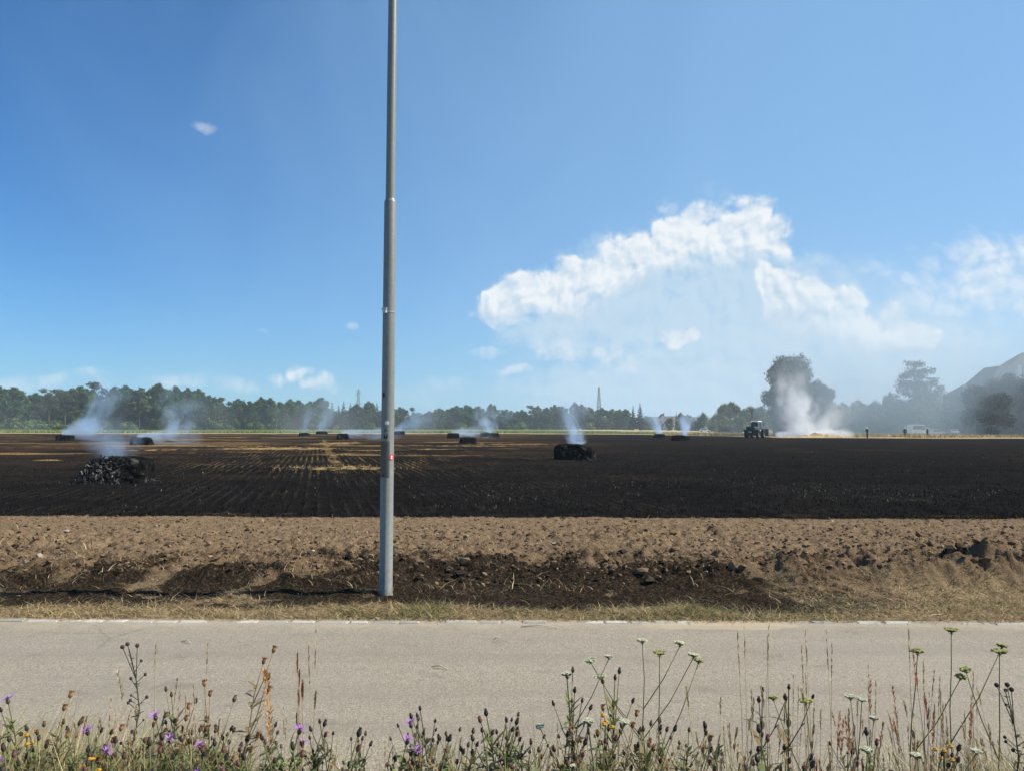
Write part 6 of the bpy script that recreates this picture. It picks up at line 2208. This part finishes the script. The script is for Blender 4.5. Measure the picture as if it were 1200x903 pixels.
put(PY[0], 1106, 884, 2.4, 'single orange flower beside a low white carrot head')
put(PD[0], 1008, 797, 2.6, 'dock stalk with twin rust red spikes over a white carrot head')
put(PD[0], 1063, 810, 2.6, 'dock stalk bending with a single rust red spike')
put(PD[0], 1092, 770, 2.6, 'dock stalk with a fan of bright rust red spikes')
put(PC[1], 1062, 772, 2.7, 'wild carrot with a brown seeding nest head above the dock')
put(PC[1], 1121, 750, 2.75, 'tall wild carrot with a small green head rising over the kerb line')
put(PC[1], 1153, 765, 2.7, 'tall wild carrot with a wide green head on a long bent stem')
put(PG[0], 1077, 742, 2.7, 'thin single stem with a short red spike near the tall carrots')
put(PG[1], 948, 745, 2.65, 'tall straight grass stem with a thin dark tip')
put(PG[1], 976, 742, 2.65, 'grass stem with a slanting reddish plume')
put(bugloss('dark drying herb with blackish clustered heads by the picture edge', 156, .75, (.05, .04, .035)), 1183, 815, 2.5)
put(PK[4], 1195, 822, 2.5, 'dark knapweed leaning at the very edge of the verge')

# the rest, which nothing tells apart
rr = random.Random(77)


def many(proto, n, x0, x1, p0, p1, d0=2.35, d1=2.9):
    for i in range(n):
        px = rr.uniform(x0, x1)
        put(proto, px, rr.uniform(p0, p1), rr.uniform(d0, d1), sx=1.0)


many(PK[0], 15, 0, 300, 850, 895); many(PK[1], 4, 0, 280, 860, 895); many(PK[2], 14, 0, 300, 855, 898); many(PK[3], 6, 20, 300, 845, 890)
many(PK[2], 22, 0, 330, 862, 900, 2.2, 2.7); many(PK[2], 12, 340, 800, 868, 900, 2.2, 2.6); many(PK[2], 8, 840, 1200, 860, 900, 2.2, 2.6); many(PK[2], 10, 340, 560, 855, 895); many(PK[4], 9, 380, 620, 838, 880); many(PK[0], 6, 420, 620, 850, 885); many(PK[2], 7, 560, 780, 858, 898)
many(PK[0], 12, 600, 800, 852, 892); many(PK[3], 6, 640, 800, 858, 890); many(PK[2], 5, 860, 1000, 840, 892); many(PK[4], 2, 820, 1200, 830, 890)
many(PG[0], 9, 860, 1200, 780, 865); many(PG[1], 7, 900, 1200, 780, 865); many(PG[2], 30, 800, 1200, 815, 890); many(PG[2], 8, 380, 820, 845, 890); many(PG[0], 7, 380, 800, 828, 880)
many(PD[0], 4, 960, 1130, 830, 872); many(PG[1], 5, 0, 360, 815, 870); many(PC[0], 1, 700, 860, 845, 872); many(PG[2], 12, 0, 330, 835, 890)

# low growth between them
n = 62000
X = RNG.uniform(-2.6, 2.6, n); Y = 1.2 + 2.0 * RNG.beta(1.8, 1.4, n)
dens = sstep(.3, .6, fbm(X * 1.4, Y * 1.2, 3, 95)) * (.40 + .75 * (1 - sstep(-1.4, -.5, X)) + .45 * sstep(.5, 1.3, X))
keep = RNG.random(n) < dens
X, Y = X[keep], Y[keep]; n = len(X)
c = pick(n, [(.20, .23, .06), (.15, .18, .05), (.46, .37, .19), (.38, .29, .15), (.30, .29, .10), (.54, .45, .27), (.24, .15, .08)], .3)
lim = 1.65 - Y * (866 - 20 * (1 - sstep(-1.5, -.6, X)) - 12 * sstep(.7, 1.5, X) - 500) / F
blades('verge_grass', np.stack([X, Y, np.full(n, .0)], 1), np.clip(lim * RNG.uniform(.62, 1.06, n) , .08, .75) , RNG.uniform(.0022, .0055, n), RNG.uniform(.1, .95, n), c, M_PLANT, 4, label='green and straw coloured grass growing between the roadside flowers')

# bits of straw lying on the road
for k, (px, py, L, lb_) in enumerate(((218, 753, .10, 'curled pale straw lying on the road near the kerb'), (632, 735, .30, 'long pale straw lying across the road edge'), (583, 748, .05, 'short white chip on the asphalt'), (515, 783, .13, 'yellowish bent straw on the open asphalt'), (1095, 722, .22, 'pale stalk fallen over the kerb stones'))):
    q = gnd(px, py, .014); a = rr.uniform(-.5, .9)
    mb = MB(); mb.tube([q + Vector((-L / 2 * math.cos(a), -L / 2 * math.sin(a), .006)), q + Vector((0, .02, .016)), q + Vector((L / 2 * math.cos(a), L / 2 * math.sin(a), .006))], [.004, .0045, .003], 5, col=(.60, .52, .36))
    tag(mb.build('loose_straw', M_PLANT, None, True, True), lb_, 'straw')
